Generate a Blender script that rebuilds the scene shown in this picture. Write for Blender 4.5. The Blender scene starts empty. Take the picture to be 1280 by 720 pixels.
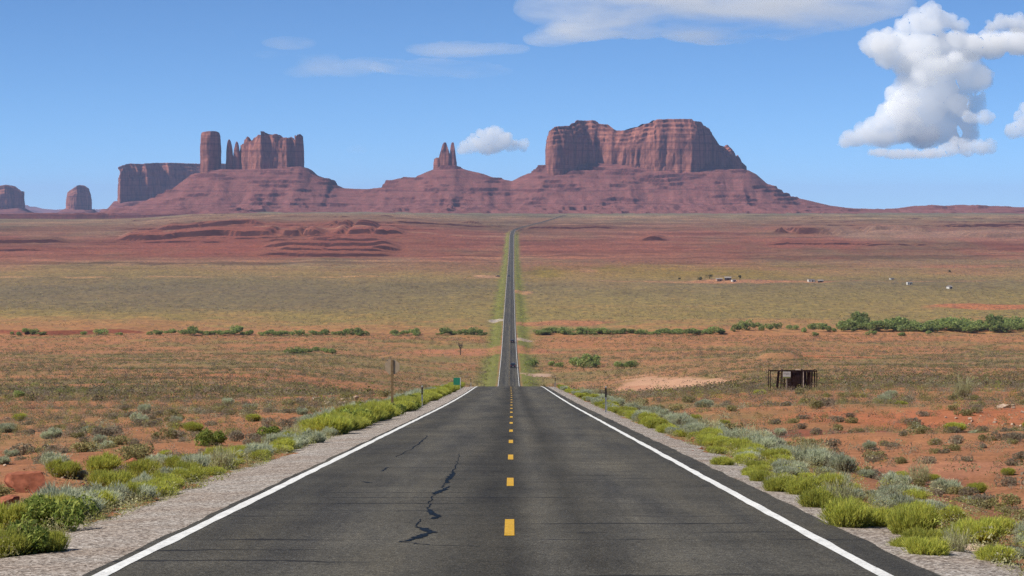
import bpy, bmesh, math, random
import numpy as np
from mathutils import Vector

random.seed(7)
RNG = np.random.default_rng(11)
scene = bpy.context.scene
COL = scene.collection

# ------------------------------------------------------------------ camera, sky, sun, exposure
F = 3050.0            # focal length in photo pixels (1280 wide)
HY = 262.0            # eye-level row of the photo
cam_d = bpy.data.cameras.new("camera")
cam = bpy.data.objects.new("camera", cam_d)
COL.objects.link(cam)
cam_d.sensor_width = 36.0
cam_d.lens = 36.0 * F / 1280.0
cam_d.clip_start = 0.5
cam_d.clip_end = 200000.0
cam.location = (0, 0, 0)
cam.rotation_euler = (math.radians(90) - math.atan((360 - HY) / F), 0, 0)
scene.camera = cam

SUN_AZ = math.radians(-108)      # measured from +Y (view direction) towards +X: sun stands to the left, a little behind us
SUN_EL = math.radians(46)
to_sun = Vector((math.sin(SUN_AZ) * math.cos(SUN_EL), math.cos(SUN_AZ) * math.cos(SUN_EL), math.sin(SUN_EL)))

world = bpy.data.worlds.new("World")
scene.world = world
world.use_nodes = True
nt = world.node_tree
nt.nodes.clear()
wo = nt.nodes.new("ShaderNodeOutputWorld")
bg = nt.nodes.new("ShaderNodeBackground")
sky = nt.nodes.new("ShaderNodeTexSky")
sky.sky_type = 'NISHITA'
sky.sun_disc = False
sky.sun_elevation = SUN_EL
sky.sun_rotation = SUN_AZ
sky.altitude = 1600
sky.air_density = 0.40
sky.dust_density = 0.0
sky.ozone_density = 2.6
bg.inputs['Strength'].default_value = 0.084
tint = nt.nodes.new("ShaderNodeMix"); tint.data_type = 'RGBA'; tint.blend_type = 'MULTIPLY'; tint.inputs[0].default_value = 1.0
tint.inputs[7].default_value = (0.74, 1.0, 1.16, 1)       # the camera's cool rendering of the desert sky
nt.links.new(sky.outputs[0], tint.inputs[6]); nt.links.new(tint.outputs[2], bg.inputs[0])
nt.links.new(bg.outputs[0], wo.inputs[0])

sun_d = bpy.data.lights.new("sun", 'SUN')
sun_d.energy = 4.9
sun_d.angle = math.radians(0.5)
sun_d.color = (1.0, 0.94, 0.84)
sun = bpy.data.objects.new("sun", sun_d)
COL.objects.link(sun)
sun.rotation_euler = to_sun.to_track_quat('Z', 'Y').to_euler()

scene.view_settings.view_transform = 'Standard'
scene.view_settings.look = 'None'
scene.view_settings.gamma = 1.0
scene.view_settings.exposure = 0.5
scene.render.engine = 'CYCLES'
scene.cycles.use_denoising = True
scene.cycles.denoising_prefilter = 'NONE'
scene.cycles.max_bounces = 48
scene.cycles.diffuse_bounces = 3
scene.cycles.glossy_bounces = 2
scene.cycles.volume_bounces = 40
scene.cycles.transparent_max_bounces = 8
scene.cycles.use_adaptive_sampling = True
scene.cycles.adaptive_threshold = 0.02

ALB = 0.74            # soil, plant and stone albedos below are scaled to real-world values for this exposure
# ------------------------------------------------------------------ small helpers
def sstep(a, b, x):
    t = np.clip((x - a) / (b - a), 0, 1)
    return t * t * (3 - 2 * t)

def _h(ix, iy, iz, seed):
    n = (ix * 374761393 + iy * 668265263 + iz * 1442695041 + seed * 974634777) & 0xFFFFFFFF
    n = ((n ^ (n >> 13)) * 1274126177) & 0xFFFFFFFF
    n = ((n ^ (n >> 16)) * 2246822519) & 0xFFFFFFFF
    return ((n ^ (n >> 15)) & 0xFFFFFF) / float(0xFFFFFF)

def noise2(x, y, seed=0):
    x = np.asarray(x, float); y = np.asarray(y, float)
    x, y = np.broadcast_arrays(x, y)
    ix = np.floor(x).astype(np.int64); iy = np.floor(y).astype(np.int64)
    fx = x - ix; fy = y - iy
    u = fx * fx * (3 - 2 * fx); v = fy * fy * (3 - 2 * fy)
    a = _h(ix, iy, 0, seed); b = _h(ix + 1, iy, 0, seed); c = _h(ix, iy + 1, 0, seed); d = _h(ix + 1, iy + 1, 0, seed)
    return (a + (b - a) * u) * (1 - v) + (c + (d - c) * u) * v

def noise3(x, y, z, seed=0):
    ix = np.floor(x).astype(np.int64); iy = np.floor(y).astype(np.int64); iz = np.floor(z).astype(np.int64)
    fx = x - ix; fy = y - iy; fz = z - iz
    u = fx * fx * (3 - 2 * fx); v = fy * fy * (3 - 2 * fy); w = fz * fz * (3 - 2 * fz)
    def pl(k):
        a = _h(ix, iy, iz + k, seed); b = _h(ix + 1, iy, iz + k, seed); c = _h(ix, iy + 1, iz + k, seed); d = _h(ix + 1, iy + 1, iz + k, seed)
        return (a + (b - a) * u) * (1 - v) + (c + (d - c) * u) * v
    return pl(0) * (1 - w) + pl(1) * w

def fbm2(x, y, seed=0, oct=4, gain=0.5):
    s = 0; a = 1; t = 0
    x = np.asarray(x, float); y = np.asarray(y, float)
    for i in range(oct):
        s = s + a * noise2(x * 2 ** i + 17.3 * i, y * 2 ** i - 9.1 * i, seed + i); t += a; a *= gain
    return s / t

def fbm3(x, y, z, seed=0, oct=4, gain=0.5):
    s = 0; a = 1; t = 0
    for i in range(oct):
        k = 2 ** i
        s = s + a * noise3(x * k + 5.7 * i, y * k - 3.3 * i, z * k + 1.9 * i, seed + i); t += a; a *= gain
    return s / t

def tag(o, label=None, cat=None, group=None, kind=None):
    if label: o['label'] = label
    if cat: o['category'] = cat
    if group: o['group'] = group
    if kind: o['kind'] = kind
    return o

def link(name, me, mat=None, parent=None):
    o = bpy.data.objects.new(name, me)
    COL.objects.link(o)
    if mat is not None and len(me.materials) == 0: me.materials.append(mat)
    if parent is not None: o.parent = parent
    return o

def empty(name, loc=(0, 0, 0), rz=0):
    o = bpy.data.objects.new(name, None)
    COL.objects.link(o); o.location = loc; o.rotation_euler = (0, 0, rz); o.empty_display_size = 0.2
    return o

def mesh_np(name, V, Fc, cols=None, smooth=False):
    V = np.asarray(V, np.float32); Fc = np.asarray(Fc, np.int32)
    me = bpy.data.meshes.new(name)
    n, k = Fc.shape
    me.vertices.add(len(V)); me.vertices.foreach_set("co", V.ravel())
    me.loops.add(n * k); me.loops.foreach_set("vertex_index", Fc.ravel())
    me.polygons.add(n)
    me.polygons.foreach_set("loop_start", np.arange(0, n * k, k, dtype=np.int32))
    me.polygons.foreach_set("loop_total", np.full(n, k, dtype=np.int32))
    if smooth: me.polygons.foreach_set("use_smooth", np.ones(n, bool))
    if cols is not None:
        a = me.color_attributes.new("Col", 'FLOAT_COLOR', 'POINT')
        c = np.ones((len(V), 4), np.float32); c[:, :cols.shape[1]] = cols
        a.data.foreach_set("color", c.ravel())
    me.update(); me.validate()
    return me

def grid_faces(nr, nc, wrap=False):
    r = np.arange(nr - 1)[:, None]
    c = np.arange(nc if wrap else nc - 1)[None, :]
    a = r * nc + c; b = r * nc + (c + 1) % nc
    return np.stack([a, b, b + nc, a + nc], -1).reshape(-1, 4)

class MB:
    """collects simple solids and links them as ONE mesh"""
    def __init__(s): s.bm = bmesh.new()
    def box(s, c, size, rot=(0, 0, 0), bevel=0.0):
        from mathutils import Matrix, Euler
        r = bmesh.ops.create_cube(s.bm, size=1.0)
        m = Matrix.Translation(c) @ Euler(rot).to_matrix().to_4x4() @ Matrix.Diagonal((*size, 1))
        bmesh.ops.transform(s.bm, matrix=m, verts=r['verts'])
        if bevel:
            es = list({e for v in r['verts'] for e in v.link_edges})
            bmesh.ops.bevel(s.bm, geom=es, offset=bevel, segments=2, affect='EDGES')
        return s
    def cyl(s, p0, p1, r0, r1=None, n=10):
        from mathutils import Matrix
        p0 = Vector(p0); p1 = Vector(p1); r1 = r0 if r1 is None else r1
        d = p1 - p0
        r = bmesh.ops.create_cone(s.bm, cap_ends=True, segments=n, radius1=r0, radius2=r1, depth=d.length)
        m = Matrix.Translation((p0 + p1) / 2) @ d.to_track_quat('Z', 'Y').to_matrix().to_4x4()
        bmesh.ops.transform(s.bm, matrix=m, verts=r['verts'])
        return s
    def prism(s, pts, axis, a, b):
        """extrude a polygon (list of 2-D points) along axis 'x' or 'y' from a to b"""
        def P(u, v, w): return (w, u, v) if axis == 'x' else (u, w, v)
        v0 = [s.bm.verts.new(P(u, v, a)) for u, v in pts]; v1 = [s.bm.verts.new(P(u, v, b)) for u, v in pts]
        n = len(pts)
        s.bm.faces.new(v0); s.bm.faces.new(v1[::-1])
        for i in range(n): s.bm.faces.new((v0[i], v1[i], v1[(i + 1) % n], v0[(i + 1) % n]))
        return s
    def build(s, name, mat, parent=None, smooth=False):
        bmesh.ops.recalc_face_normals(s.bm, faces=s.bm.faces)
        me = bpy.data.meshes.new(name); s.bm.to_mesh(me); s.bm.free()
        if smooth: me.polygons.foreach_set("use_smooth", np.ones(len(me.polygons), bool))
        return link(name, me, mat, parent)

# ------------------------------------------------------------------ materials
def new_mat(name):
    m = bpy.data.materials.new(name); m.use_nodes = True
    n = m.node_tree; n.nodes.clear()
    out = n.nodes.new("ShaderNodeOutputMaterial")
    p = n.nodes.new("ShaderNodeBsdfPrincipled")
    p.inputs['Roughness'].default_value = 0.9
    p.inputs['Specular IOR Level'].default_value = 0.15
    n.links.new(p.outputs[0], out.inputs[0])
    return m, n, p, out

def node(n, typ, **kw):
    x = n.nodes.new(typ)
    for k, v in kw.items():
        if hasattr(x, k) and k not in x.inputs: setattr(x, k, v)
        else: x.inputs[k].default_value = v
    return x

def coords(n, scale=(1, 1, 1), obj=False):
    if obj:
        t = n.nodes.new("ShaderNodeTexCoord"); src = t.outputs['Object']
    else:
        g = n.nodes.new("ShaderNodeNewGeometry"); src = g.outputs['Position']
    mp = n.nodes.new("ShaderNodeMapping"); mp.inputs['Scale'].default_value = scale
    n.links.new(src, mp.inputs['Vector'])
    return mp.outputs[0]

def noise(n, vec, scale, detail=4, rough=0.55, dist=0.0):
    t = n.nodes.new("ShaderNodeTexNoise")
    t.inputs['Scale'].default_value = scale; t.inputs['Detail'].default_value = detail
    t.inputs['Roughness'].default_value = rough; t.inputs['Distortion'].default_value = dist
    n.links.new(vec, t.inputs['Vector'])
    return t.outputs['Fac']

def ramp(n, fac, stops):
    r = n.nodes.new("ShaderNodeValToRGB")
    e = r.color_ramp.elements
    while len(e) > 1: e.remove(e[0])
    e[0].position = stops[0][0]; e[0].color = (*stops[0][1], 1)
    for p, c in stops[1:]:
        k = e.new(p); k.color = (*c, 1)
    n.links.new(fac, r.inputs[0])
    return r.outputs[0]

def g3(v): return (v, v, v)

def mix(n, fac, a, b, mode='MIX'):
    m = n.nodes.new("ShaderNodeMix"); m.data_type = 'RGBA'; m.blend_type = mode
    if isinstance(fac, (int, float)): m.inputs[0].default_value = fac
    else: n.links.new(fac, m.inputs[0])
    for s, v in ((6, a), (7, b)):
        if isinstance(v, tuple): m.inputs[s].default_value = (*v, 1)
        else: n.links.new(v, m.inputs[s])
    return m.outputs[2]

def bump(n, p, h, strength, dist):
    b = n.nodes.new("ShaderNodeBump"); b.inputs['Strength'].default_value = strength; b.inputs['Distance'].default_value = dist
    n.links.new(h, b.inputs['Height']); n.links.new(b.outputs[0], p.inputs['Normal'])

def simple(name, c, rough=0.7, spec=0.3, var=0.25, scale=8, metal=0.0):
    m, n, p, o = new_mat(name)
    v = coords(n, obj=True)
    f = noise(n, v, scale, 5)
    lo = tuple(x * (1 - var) for x in c); hi = tuple(min(1, x * (1 + var)) for x in c)
    n.links.new(ramp(n, f, [(0.3, lo), (0.7, hi)]), p.inputs['Base Color'])
    p.inputs['Roughness'].default_value = rough; p.inputs['Specular IOR Level'].default_value = spec; p.inputs['Metallic'].default_value = metal
    return m

def attr_mat(name, rnd=0.25, transl=0.3):
    m, n, p, out = new_mat(name)
    a = n.nodes.new("ShaderNodeVertexColor"); a.layer_name = "Col"
    oi = n.nodes.new("ShaderNodeObjectInfo")
    r = ramp(n, oi.outputs['Random'], [(0, g3((1 - rnd) * ALB * 1.12)), (1, g3((1 + rnd) * ALB * 1.12))])
    c = mix(n, 1.0, a.outputs['Color'], r, 'MULTIPLY')
    n.links.new(c, p.inputs['Base Color'])
    if transl:
        t = n.nodes.new("ShaderNodeBsdfTranslucent"); n.links.new(c, t.inputs[0])
        mx = n.nodes.new("ShaderNodeMixShader"); mx.inputs[0].default_value = transl
        n.links.new(p.outputs[0], mx.inputs[1]); n.links.new(t.outputs[0], mx.inputs[2]); n.links.new(mx.outputs[0], out.inputs[0])
    return m

M_PLANT = attr_mat("foliage", .2, .5)
M_SCRUB = attr_mat("scrub", 0.0, 0.45)

# ground: vertex colour carries soil / cover kinds, nodes add the grain
def ground_material():
    m, n, p, out = new_mat("desert_ground")
    a = n.nodes.new("ShaderNodeVertexColor"); a.layer_name = "Col"
    v = coords(n)
    f1 = noise(n, v, 0.9, 6, 0.65)
    f2 = noise(n, v, 9.0, 5, 0.7)
    f3 = noise(n, v, 0.06, 5, 0.6)
    c = mix(n, 1.0, a.outputs['Color'], ramp(n, f1, [(0.25, g3(0.72)), (0.75, g3(1.22))]), 'MULTIPLY')
    c = mix(n, 1.0, c, ramp(n, f2, [(0.25, g3(0.75)), (0.75, g3(1.2))]), 'MULTIPLY')
    c = mix(n, 1.0, c, ramp(n, f3, [(0.3, (0.9, 0.86, 0.85)), (0.7, (1.1, 1.12, 1.1))]), 'MULTIPLY')
    far = node(n, "ShaderNodeMapRange"); far.inputs[1].default_value = 900; far.inputs[2].default_value = 1700
    gg = n.nodes.new("ShaderNodeNewGeometry"); ss = n.nodes.new("ShaderNodeSeparateXYZ"); n.links.new(gg.outputs['Position'], ss.inputs[0]); n.links.new(ss.outputs[1], far.inputs[0])
    m1 = noise(n, coords(n, (0.26, 0.06, 1)), 1.0, 6, 0.8)
    mot = ramp(n, m1, [(0.32, (0.36, 0.34, 0.44)), (0.43, (0.78, 0.74, 0.78)), (0.53, (1.10, 1.10, .98)), (0.66, (1.62, 1.34, 1.04))])
    c = mix(n, far.outputs[0], c, mix(n, 1.0, c, mot, 'MULTIPLY'))
    # grit: pale and dark stones of a few centimetres
    vo = node(n, "ShaderNodeTexVoronoi", Scale=14.0); n.links.new(v, vo.inputs['Vector'])
    c = mix(n, 1.0, c, ramp(n, vo.outputs['Color'], [(0.1, g3(0.8)), (0.6, g3(1.0)), (0.95, g3(1.25))]), 'MULTIPLY')
    n.links.new(c, p.inputs['Base Color'])
    bump(n, p, f2, 0.5, 0.08)
    return m

def gravel_material():
    m, n, p, out = new_mat("gravel")
    v = coords(n)
    vo = node(n, "ShaderNodeTexVoronoi", Scale=32.0); n.links.new(v, vo.inputs['Vector'])
    sp = n.nodes.new("ShaderNodeSeparateColor"); n.links.new(vo.outputs['Color'], sp.inputs[0])
    c = ramp(n, sp.outputs[0], [(0.0, (0.055, 0.047, 0.04)), (0.3, (0.22, 0.19, 0.165)), (0.7, (0.44, 0.405, 0.375)), (1.0, (0.70, 0.67, 0.63))])
    f = noise(n, v, 0.7, 5)
    c = mix(n, 1.0, c, ramp(n, f, [(0.3, (0.85, 0.74, 0.66)), (0.65, (1.1, 1.08, 1.06))]), 'MULTIPLY')
    f = noise(n, v, 60, 3)
    c = mix(n, 1.0, c, ramp(n, f, [(0.3, g3(0.7)), (0.7, g3(1.25))]), 'MULTIPLY')
    c = mix(n, 1.0, c, g3(0.78), 'MULTIPLY')
    n.links.new(c, p.inputs['Base Color'])
    bump(n, p, vo.outputs['Distance'], 0.5, 0.015)
    return m

def asphalt_material():
    m, n, p, out = new_mat("asphalt")
    v = coords(n)
    # aggregate grain
    sp = noise(n, v, 55, 4, 0.8)
    c = ramp(n, sp, [(0.28, (0.016, 0.0155, 0.015)), (0.5, (0.062, 0.060, 0.056)), (0.70, (0.24, 0.23, 0.21))])
    c = mix(n, 1.0, c, ramp(n, noise(n, v, 14, 4, 0.75), [(0.3, g3(0.55)), (0.5, g3(1.0)), (0.7, g3(1.5))]), 'MULTIPLY')
    # wheel tracks and lane wear: streaks along the road
    vs = coords(n, (1, 0.012, 1))
    st = noise(n, vs, 1.1, 4, 0.6)
    c = mix(n, 1.0, c, ramp(n, st, [(0.3, (0.62, 0.64, 0.70)), (0.5, (0.95, 0.95, 0.95)), (0.7, (1.25, 1.21, 1.13))]), 'MULTIPLY')
    pt = noise(n, v, 0.5, 5, 0.65)
    c = mix(n, 1.0, c, ramp(n, pt, [(0.3, g3(0.82)), (0.7, g3(1.16))]), 'MULTIPLY')
    # darker oil band along the middle of the pavement
    g = n.nodes.new("ShaderNodeNewGeometry"); sx = n.nodes.new("ShaderNodeSeparateXYZ"); n.links.new(g.outputs['Position'], sx.inputs[0])
    mr = node(n, "ShaderNodeMapRange"); mr.inputs[1].default_value = -4.2; mr.inputs[2].default_value = 4.2; n.links.new(sx.outputs[0], mr.inputs[0])
    band = ramp(n, mr.outputs[0], [(0.0, g3(0.9)), (0.06, g3(0.98)), (0.16, g3(0.84)), (0.27, g3(1.16)), (0.38, g3(0.98)), (0.455, g3(0.66)), (0.50, g3(0.62)), (0.545, g3(1.12)), (0.60, g3(0.70)), (0.69, g3(1.14)), (0.82, g3(0.98)), (0.92, g3(0.86)), (1.0, g3(0.85))])
    c = mix(n, 1.0, c, band, 'MULTIPLY')
    # transverse cracks: thin bands across the road every few metres
    wv = coords(n, (0.05, 1, 1))
    dn = noise(n, coords(n, (0.9, 0.6, 1)), 0.8, 4, 0.6)
    ad = node(n, "ShaderNodeMath", operation='MULTIPLY_ADD'); n.links.new(dn, ad.inputs[0]); ad.inputs[1].default_value = 0.9
    n.links.new(sx.outputs[1], ad.inputs[2])
    pos = n.nodes.new("ShaderNodeCombineXYZ"); n.links.new(ad.outputs[0], pos.inputs[0])
    vr = node(n, "ShaderNodeTexVoronoi", Scale=0.62, feature='DISTANCE_TO_EDGE'); vr.voronoi_dimensions = '1D'
    n.links.new(ad.outputs[0], vr.inputs['W'])
    crack = ramp(n, vr.outputs['Distance'], [(0.0, g3(1)), (0.035, g3(0.95)), (0.075, g3(0))])
    gate = ramp(n, noise(n, coords(n, (0.38, 0.9, 1)), 1.0, 4), [(0.48, g3(0)), (0.62, g3(0.8))])
    k = mix(n, 1.0, crack, gate, 'MULTIPLY')
    c = mix(n, k, c, (0.014, 0.015, 0.019))
    c = mix(n, 1.0, c, (0.92, 0.895, 0.83), 'MULTIPLY')
    n.links.new(c, p.inputs['Base Color'])
    p.inputs['Roughness'].default_value = 0.88
    p.inputs['Specular IOR Level'].default_value = 0.08
    bump(n, p, sp, 0.5, 0.008)
    return m

def paint_material(name, col):
    m, n, p, out = new_mat(name)
    v = coords(n)
    f = noise(n, v, 22, 5, 0.75)
    c = ramp(n, f, [(0.30, tuple(x * 0.22 for x in col)), (0.42, tuple(x * 0.72 for x in col)), (0.62, col)])
    f2 = noise(n, v, 1.3, 4)
    c = mix(n, 1.0, c, ramp(n, f2, [(0.3, g3(0.82)), (0.6, g3(1.0))]), 'MULTIPLY')
    n.links.new(c, p.inputs['Base Color']); p.inputs['Roughness'].default_value = 0.6
    return m

def rock_material(name, tint=(1, 1, 1), cliff=True):
    m, n, p, out = new_mat(name)
    # horizontal strata, gently warped
    w = noise(n, coords(n, (0.004, 0.004, 0.004)), 1.0, 4)
    g = n.nodes.new("ShaderNodeNewGeometry"); s = n.nodes.new("ShaderNodeSeparateXYZ"); n.links.new(g.outputs['Position'], s.inputs[0])
    ma = node(n, "ShaderNodeMath", operation='MULTIPLY_ADD'); n.links.new(w, ma.inputs[0]); ma.inputs[1].default_value = 26.0; n.links.new(s.outputs[2], ma.inputs[2])
    cb = n.nodes.new("ShaderNodeCombineXYZ"); n.links.new(ma.outputs[0], cb.inputs[2])
    strata = noise(n, cb.outputs[0], 0.11, 5, 0.7)
    c = ramp(n, strata, [(0.28, (0.12, 0.045, 0.040)), (0.38, (0.29, 0.115, 0.075)), (0.50, (0.38, 0.165, 0.105)), (0.58, (0.20, 0.08, 0.06)), (0.66, (0.36, 0.155, 0.10)), (0.8, (0.46, 0.23, 0.16))])
    if cliff:
        vs = noise(n, coords(n, (0.05, 0.05, 0.006)), 1.0, 5, 0.65)      # desert varnish runs down the walls
        c = mix(n, 0.9, c, ramp(n, vs, [(0.36, (0.36, 0.33, 0.38)), (0.5, (0.95, 0.93, 0.92)), (0.66, (1.36, 1.32, 1.25))]), 'MULTIPLY')
    bl = noise(n, coords(n, (0.03, 0.03, 0.03)), 1.0, 6, 0.7)
    c = mix(n, 1.0, c, ramp(n, bl, [(0.3, g3(0.68)), (0.7, g3(1.28))]), 'MULTIPLY')
    if not cliff:
        # sparse grey-green scrub on the lower slopes
        f = noise(n, coords(n, (0.06, 0.06, 0.03)), 1.0, 5, 0.8)
        c = mix(n, ramp(n, f, [(0.5, g3(0.0)), (0.64, g3(0.45))]), c, (0.15, 0.125, 0.075))
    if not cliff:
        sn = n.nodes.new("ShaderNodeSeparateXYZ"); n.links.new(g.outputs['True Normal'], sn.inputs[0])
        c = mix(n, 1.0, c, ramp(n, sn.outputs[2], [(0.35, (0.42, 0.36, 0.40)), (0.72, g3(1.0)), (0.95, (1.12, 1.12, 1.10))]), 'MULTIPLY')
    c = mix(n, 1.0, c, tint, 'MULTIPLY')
    n.links.new(c, p.inputs['Base Color'])
    p.inputs['Specular IOR Level'].default_value = 0.05
    f = noise(n, coords(n, (0.12, 0.12, 0.05)), 1.0, 6, 0.7)
    bump(n, p, f, 0.8, 6.0)
    return m

M_GROUND = ground_material()
M_GRAVEL = gravel_material()
M_ASPHALT = asphalt_material()
M_WHITE_PAINT = paint_material("white_road_paint", (0.80, 0.80, 0.78))
M_YELLOW_PAINT = paint_material("yellow_road_paint", (0.62, 0.36, 0.03))
M_TAR = simple("crack_sealer", (0.009, 0.015, 0.026), 0.9, 0.05, 0.3, 6)
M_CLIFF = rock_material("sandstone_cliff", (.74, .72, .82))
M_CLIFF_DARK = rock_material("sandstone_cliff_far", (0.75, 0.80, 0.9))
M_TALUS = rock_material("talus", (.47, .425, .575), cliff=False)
M_WOOD = simple("weathered_wood", (0.030, 0.016, 0.013), 0.9, 0.1, 0.45, 5)
M_WOOD_PALE = simple("grey_wood", (0.30, 0.25, 0.21), 0.9, 0.1, 0.3, 5)
M_POST = simple("brown_post", (0.22, 0.15, 0.08), 0.85, 0.1, 0.3, 9)
M_STEEL = simple("galvanised_steel", (0.42, 0.44, 0.44), 0.5, 0.4, 0.12, 12, 0.3)
M_SIGNBACK = simple("sign_back", (0.40, 0.31, 0.21), 0.7, 0.1, 0.12, 5)
M_DARK = simple("dark_plastic", (0.022, 0.018, 0.018), 0.6, 0.3, 0.2, 10)
M_WHITE = simple("white_panel", (0.50, 0.49, 0.46), 0.6, 0.3, 0.08, 6)
M_GREENSIGN = simple("green_sign", (0.02, 0.20, 0.11), 0.5, 0.4, 0.1, 6)
M_REDREF = simple("red_reflector", (0.22, 0.02, 0.02), 0.4, 0.5, 0.1, 9)
M_RUBBER = simple("rubber", (0.015, 0.015, 0.015), 0.85, 0.2, 0.2, 20)
M_GLASS = simple("dark_glass", (0.02, 0.025, 0.03), 0.08, 0.6, 0.1, 2)
M_CHROME = simple("chrome", (0.5, 0.5, 0.5), 0.25, 0.5, 0.05, 9, 0.9)
M_TAIL = simple("red_lamp", (0.35, 0.015, 0.012), 0.25, 0.5, 0.1, 9)
M_NAVY = simple("navy_car_paint", (0.012, 0.016, 0.030), 0.25, 0.6, 0.05, 3)
M_BLACK = simple("black_car_paint", (0.012, 0.012, 0.013), 0.25, 0.6, 0.05, 3)
M_MAROON = simple("maroon_car_paint", (0.05, 0.018, 0.02), 0.3, 0.6, 0.05, 3)
M_TIN = simple("tin_roof", (0.30, 0.27, 0.25), 0.5, 0.4, 0.15, 4, 0.2)
M_TANWALL = simple("tan_wall", (0.36, 0.24, 0.17), 0.9, 0.1, 0.15, 2)
M_REDROCK = simple("red_rock", (0.24, 0.085, 0.05), 0.95, 0.1, 0.4, 3)
M_PALEROCK = simple("pale_rock", (0.38, 0.28, 0.21), 0.95, 0.1, 0.3, 3)
M_BARK = simple("bark", (0.09, 0.065, 0.05), 0.95, 0.1, 0.3, 8)

# ------------------------------------------------------------------ the lie of the land
_g = np.arange(-100.0, 60000.0, 5.0)
def table(pts, sm=60):
    d, z = zip(*pts)
    v = np.interp(_g, d, z)
    k = int(sm / 5)
    ker = np.ones(k) / k
    v2 = np.convolve(np.pad(v, k, mode='edge'), ker, 'same')[k:-k]
    v2 = np.convolve(np.pad(v2, k, mode='edge'), ker, 'same')[k:-k]
    w = sstep(120, 300, _g)
    return v * (1 - w) + v2 * w

def zy(d, y): return -(y - HY) / F * d      # height that shows on photo row y at distance d
FARP = [(1187, -69.6), (1364, -70.9), (1546, -71), (2300, -72), (2700, -72), (3000, -70.5), (3400, -69), (3700, -65), (4050, -56), (4500, -41), (4800, -33), (5200, -26), (5600, -20),
        (6000, -15.2), (6300, -13), (7200, -12), (9000, -9), (14000, -9), (20000, -11), (60000, -30)]
T_ROAD = table([(-100, -1.87 + 6.69), (0, -1.87), (240, -1.87 - 0.0669 * 240), (280, -20.45), (450, -35.0), (650, -52.2), (845, -61.0), (1003, -65.3)] + FARP)
T_LEFT = table([(-100, 2.5), (0, -3.2), (60, -7.2), (110, -10.9), (200, -17.6), (290, -23.4), (480, -35.3), (600, -42.4), (845, -55), (1003, -62)] + FARP)
T_RIGHT = table([(-100, 3.5), (0, -2.4), (60, -6.5), (110, -9.8), (200, -16.0), (290, -21.6), (480, -34.3), (600, -41.6), (845, -54.5), (1003, -61.7)] + FARP)
def zroad(d): return np.interp(d, _g, T_ROAD)
_XC = [(-100, 0), (200, 0), (845, -1.0), (1546, -1.6), (2600, -1.7), (4350, -0.4), (4550, 2), (4700, 12), (4900, 36), (5200, 66), (5600, 98), (6000, 124), (6400, 150), (60000, 150)]
_xcv = np.interp(_g, *zip(*_XC)); _xcv = np.convolve(np.pad(_xcv, 10, mode='edge'), np.ones(21) / 21, 'same')[10:-10]
def xc(d): return np.interp(d, _g, _xcv)
EDGE_L, EDGE_R = -3.98, 3.93

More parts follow.
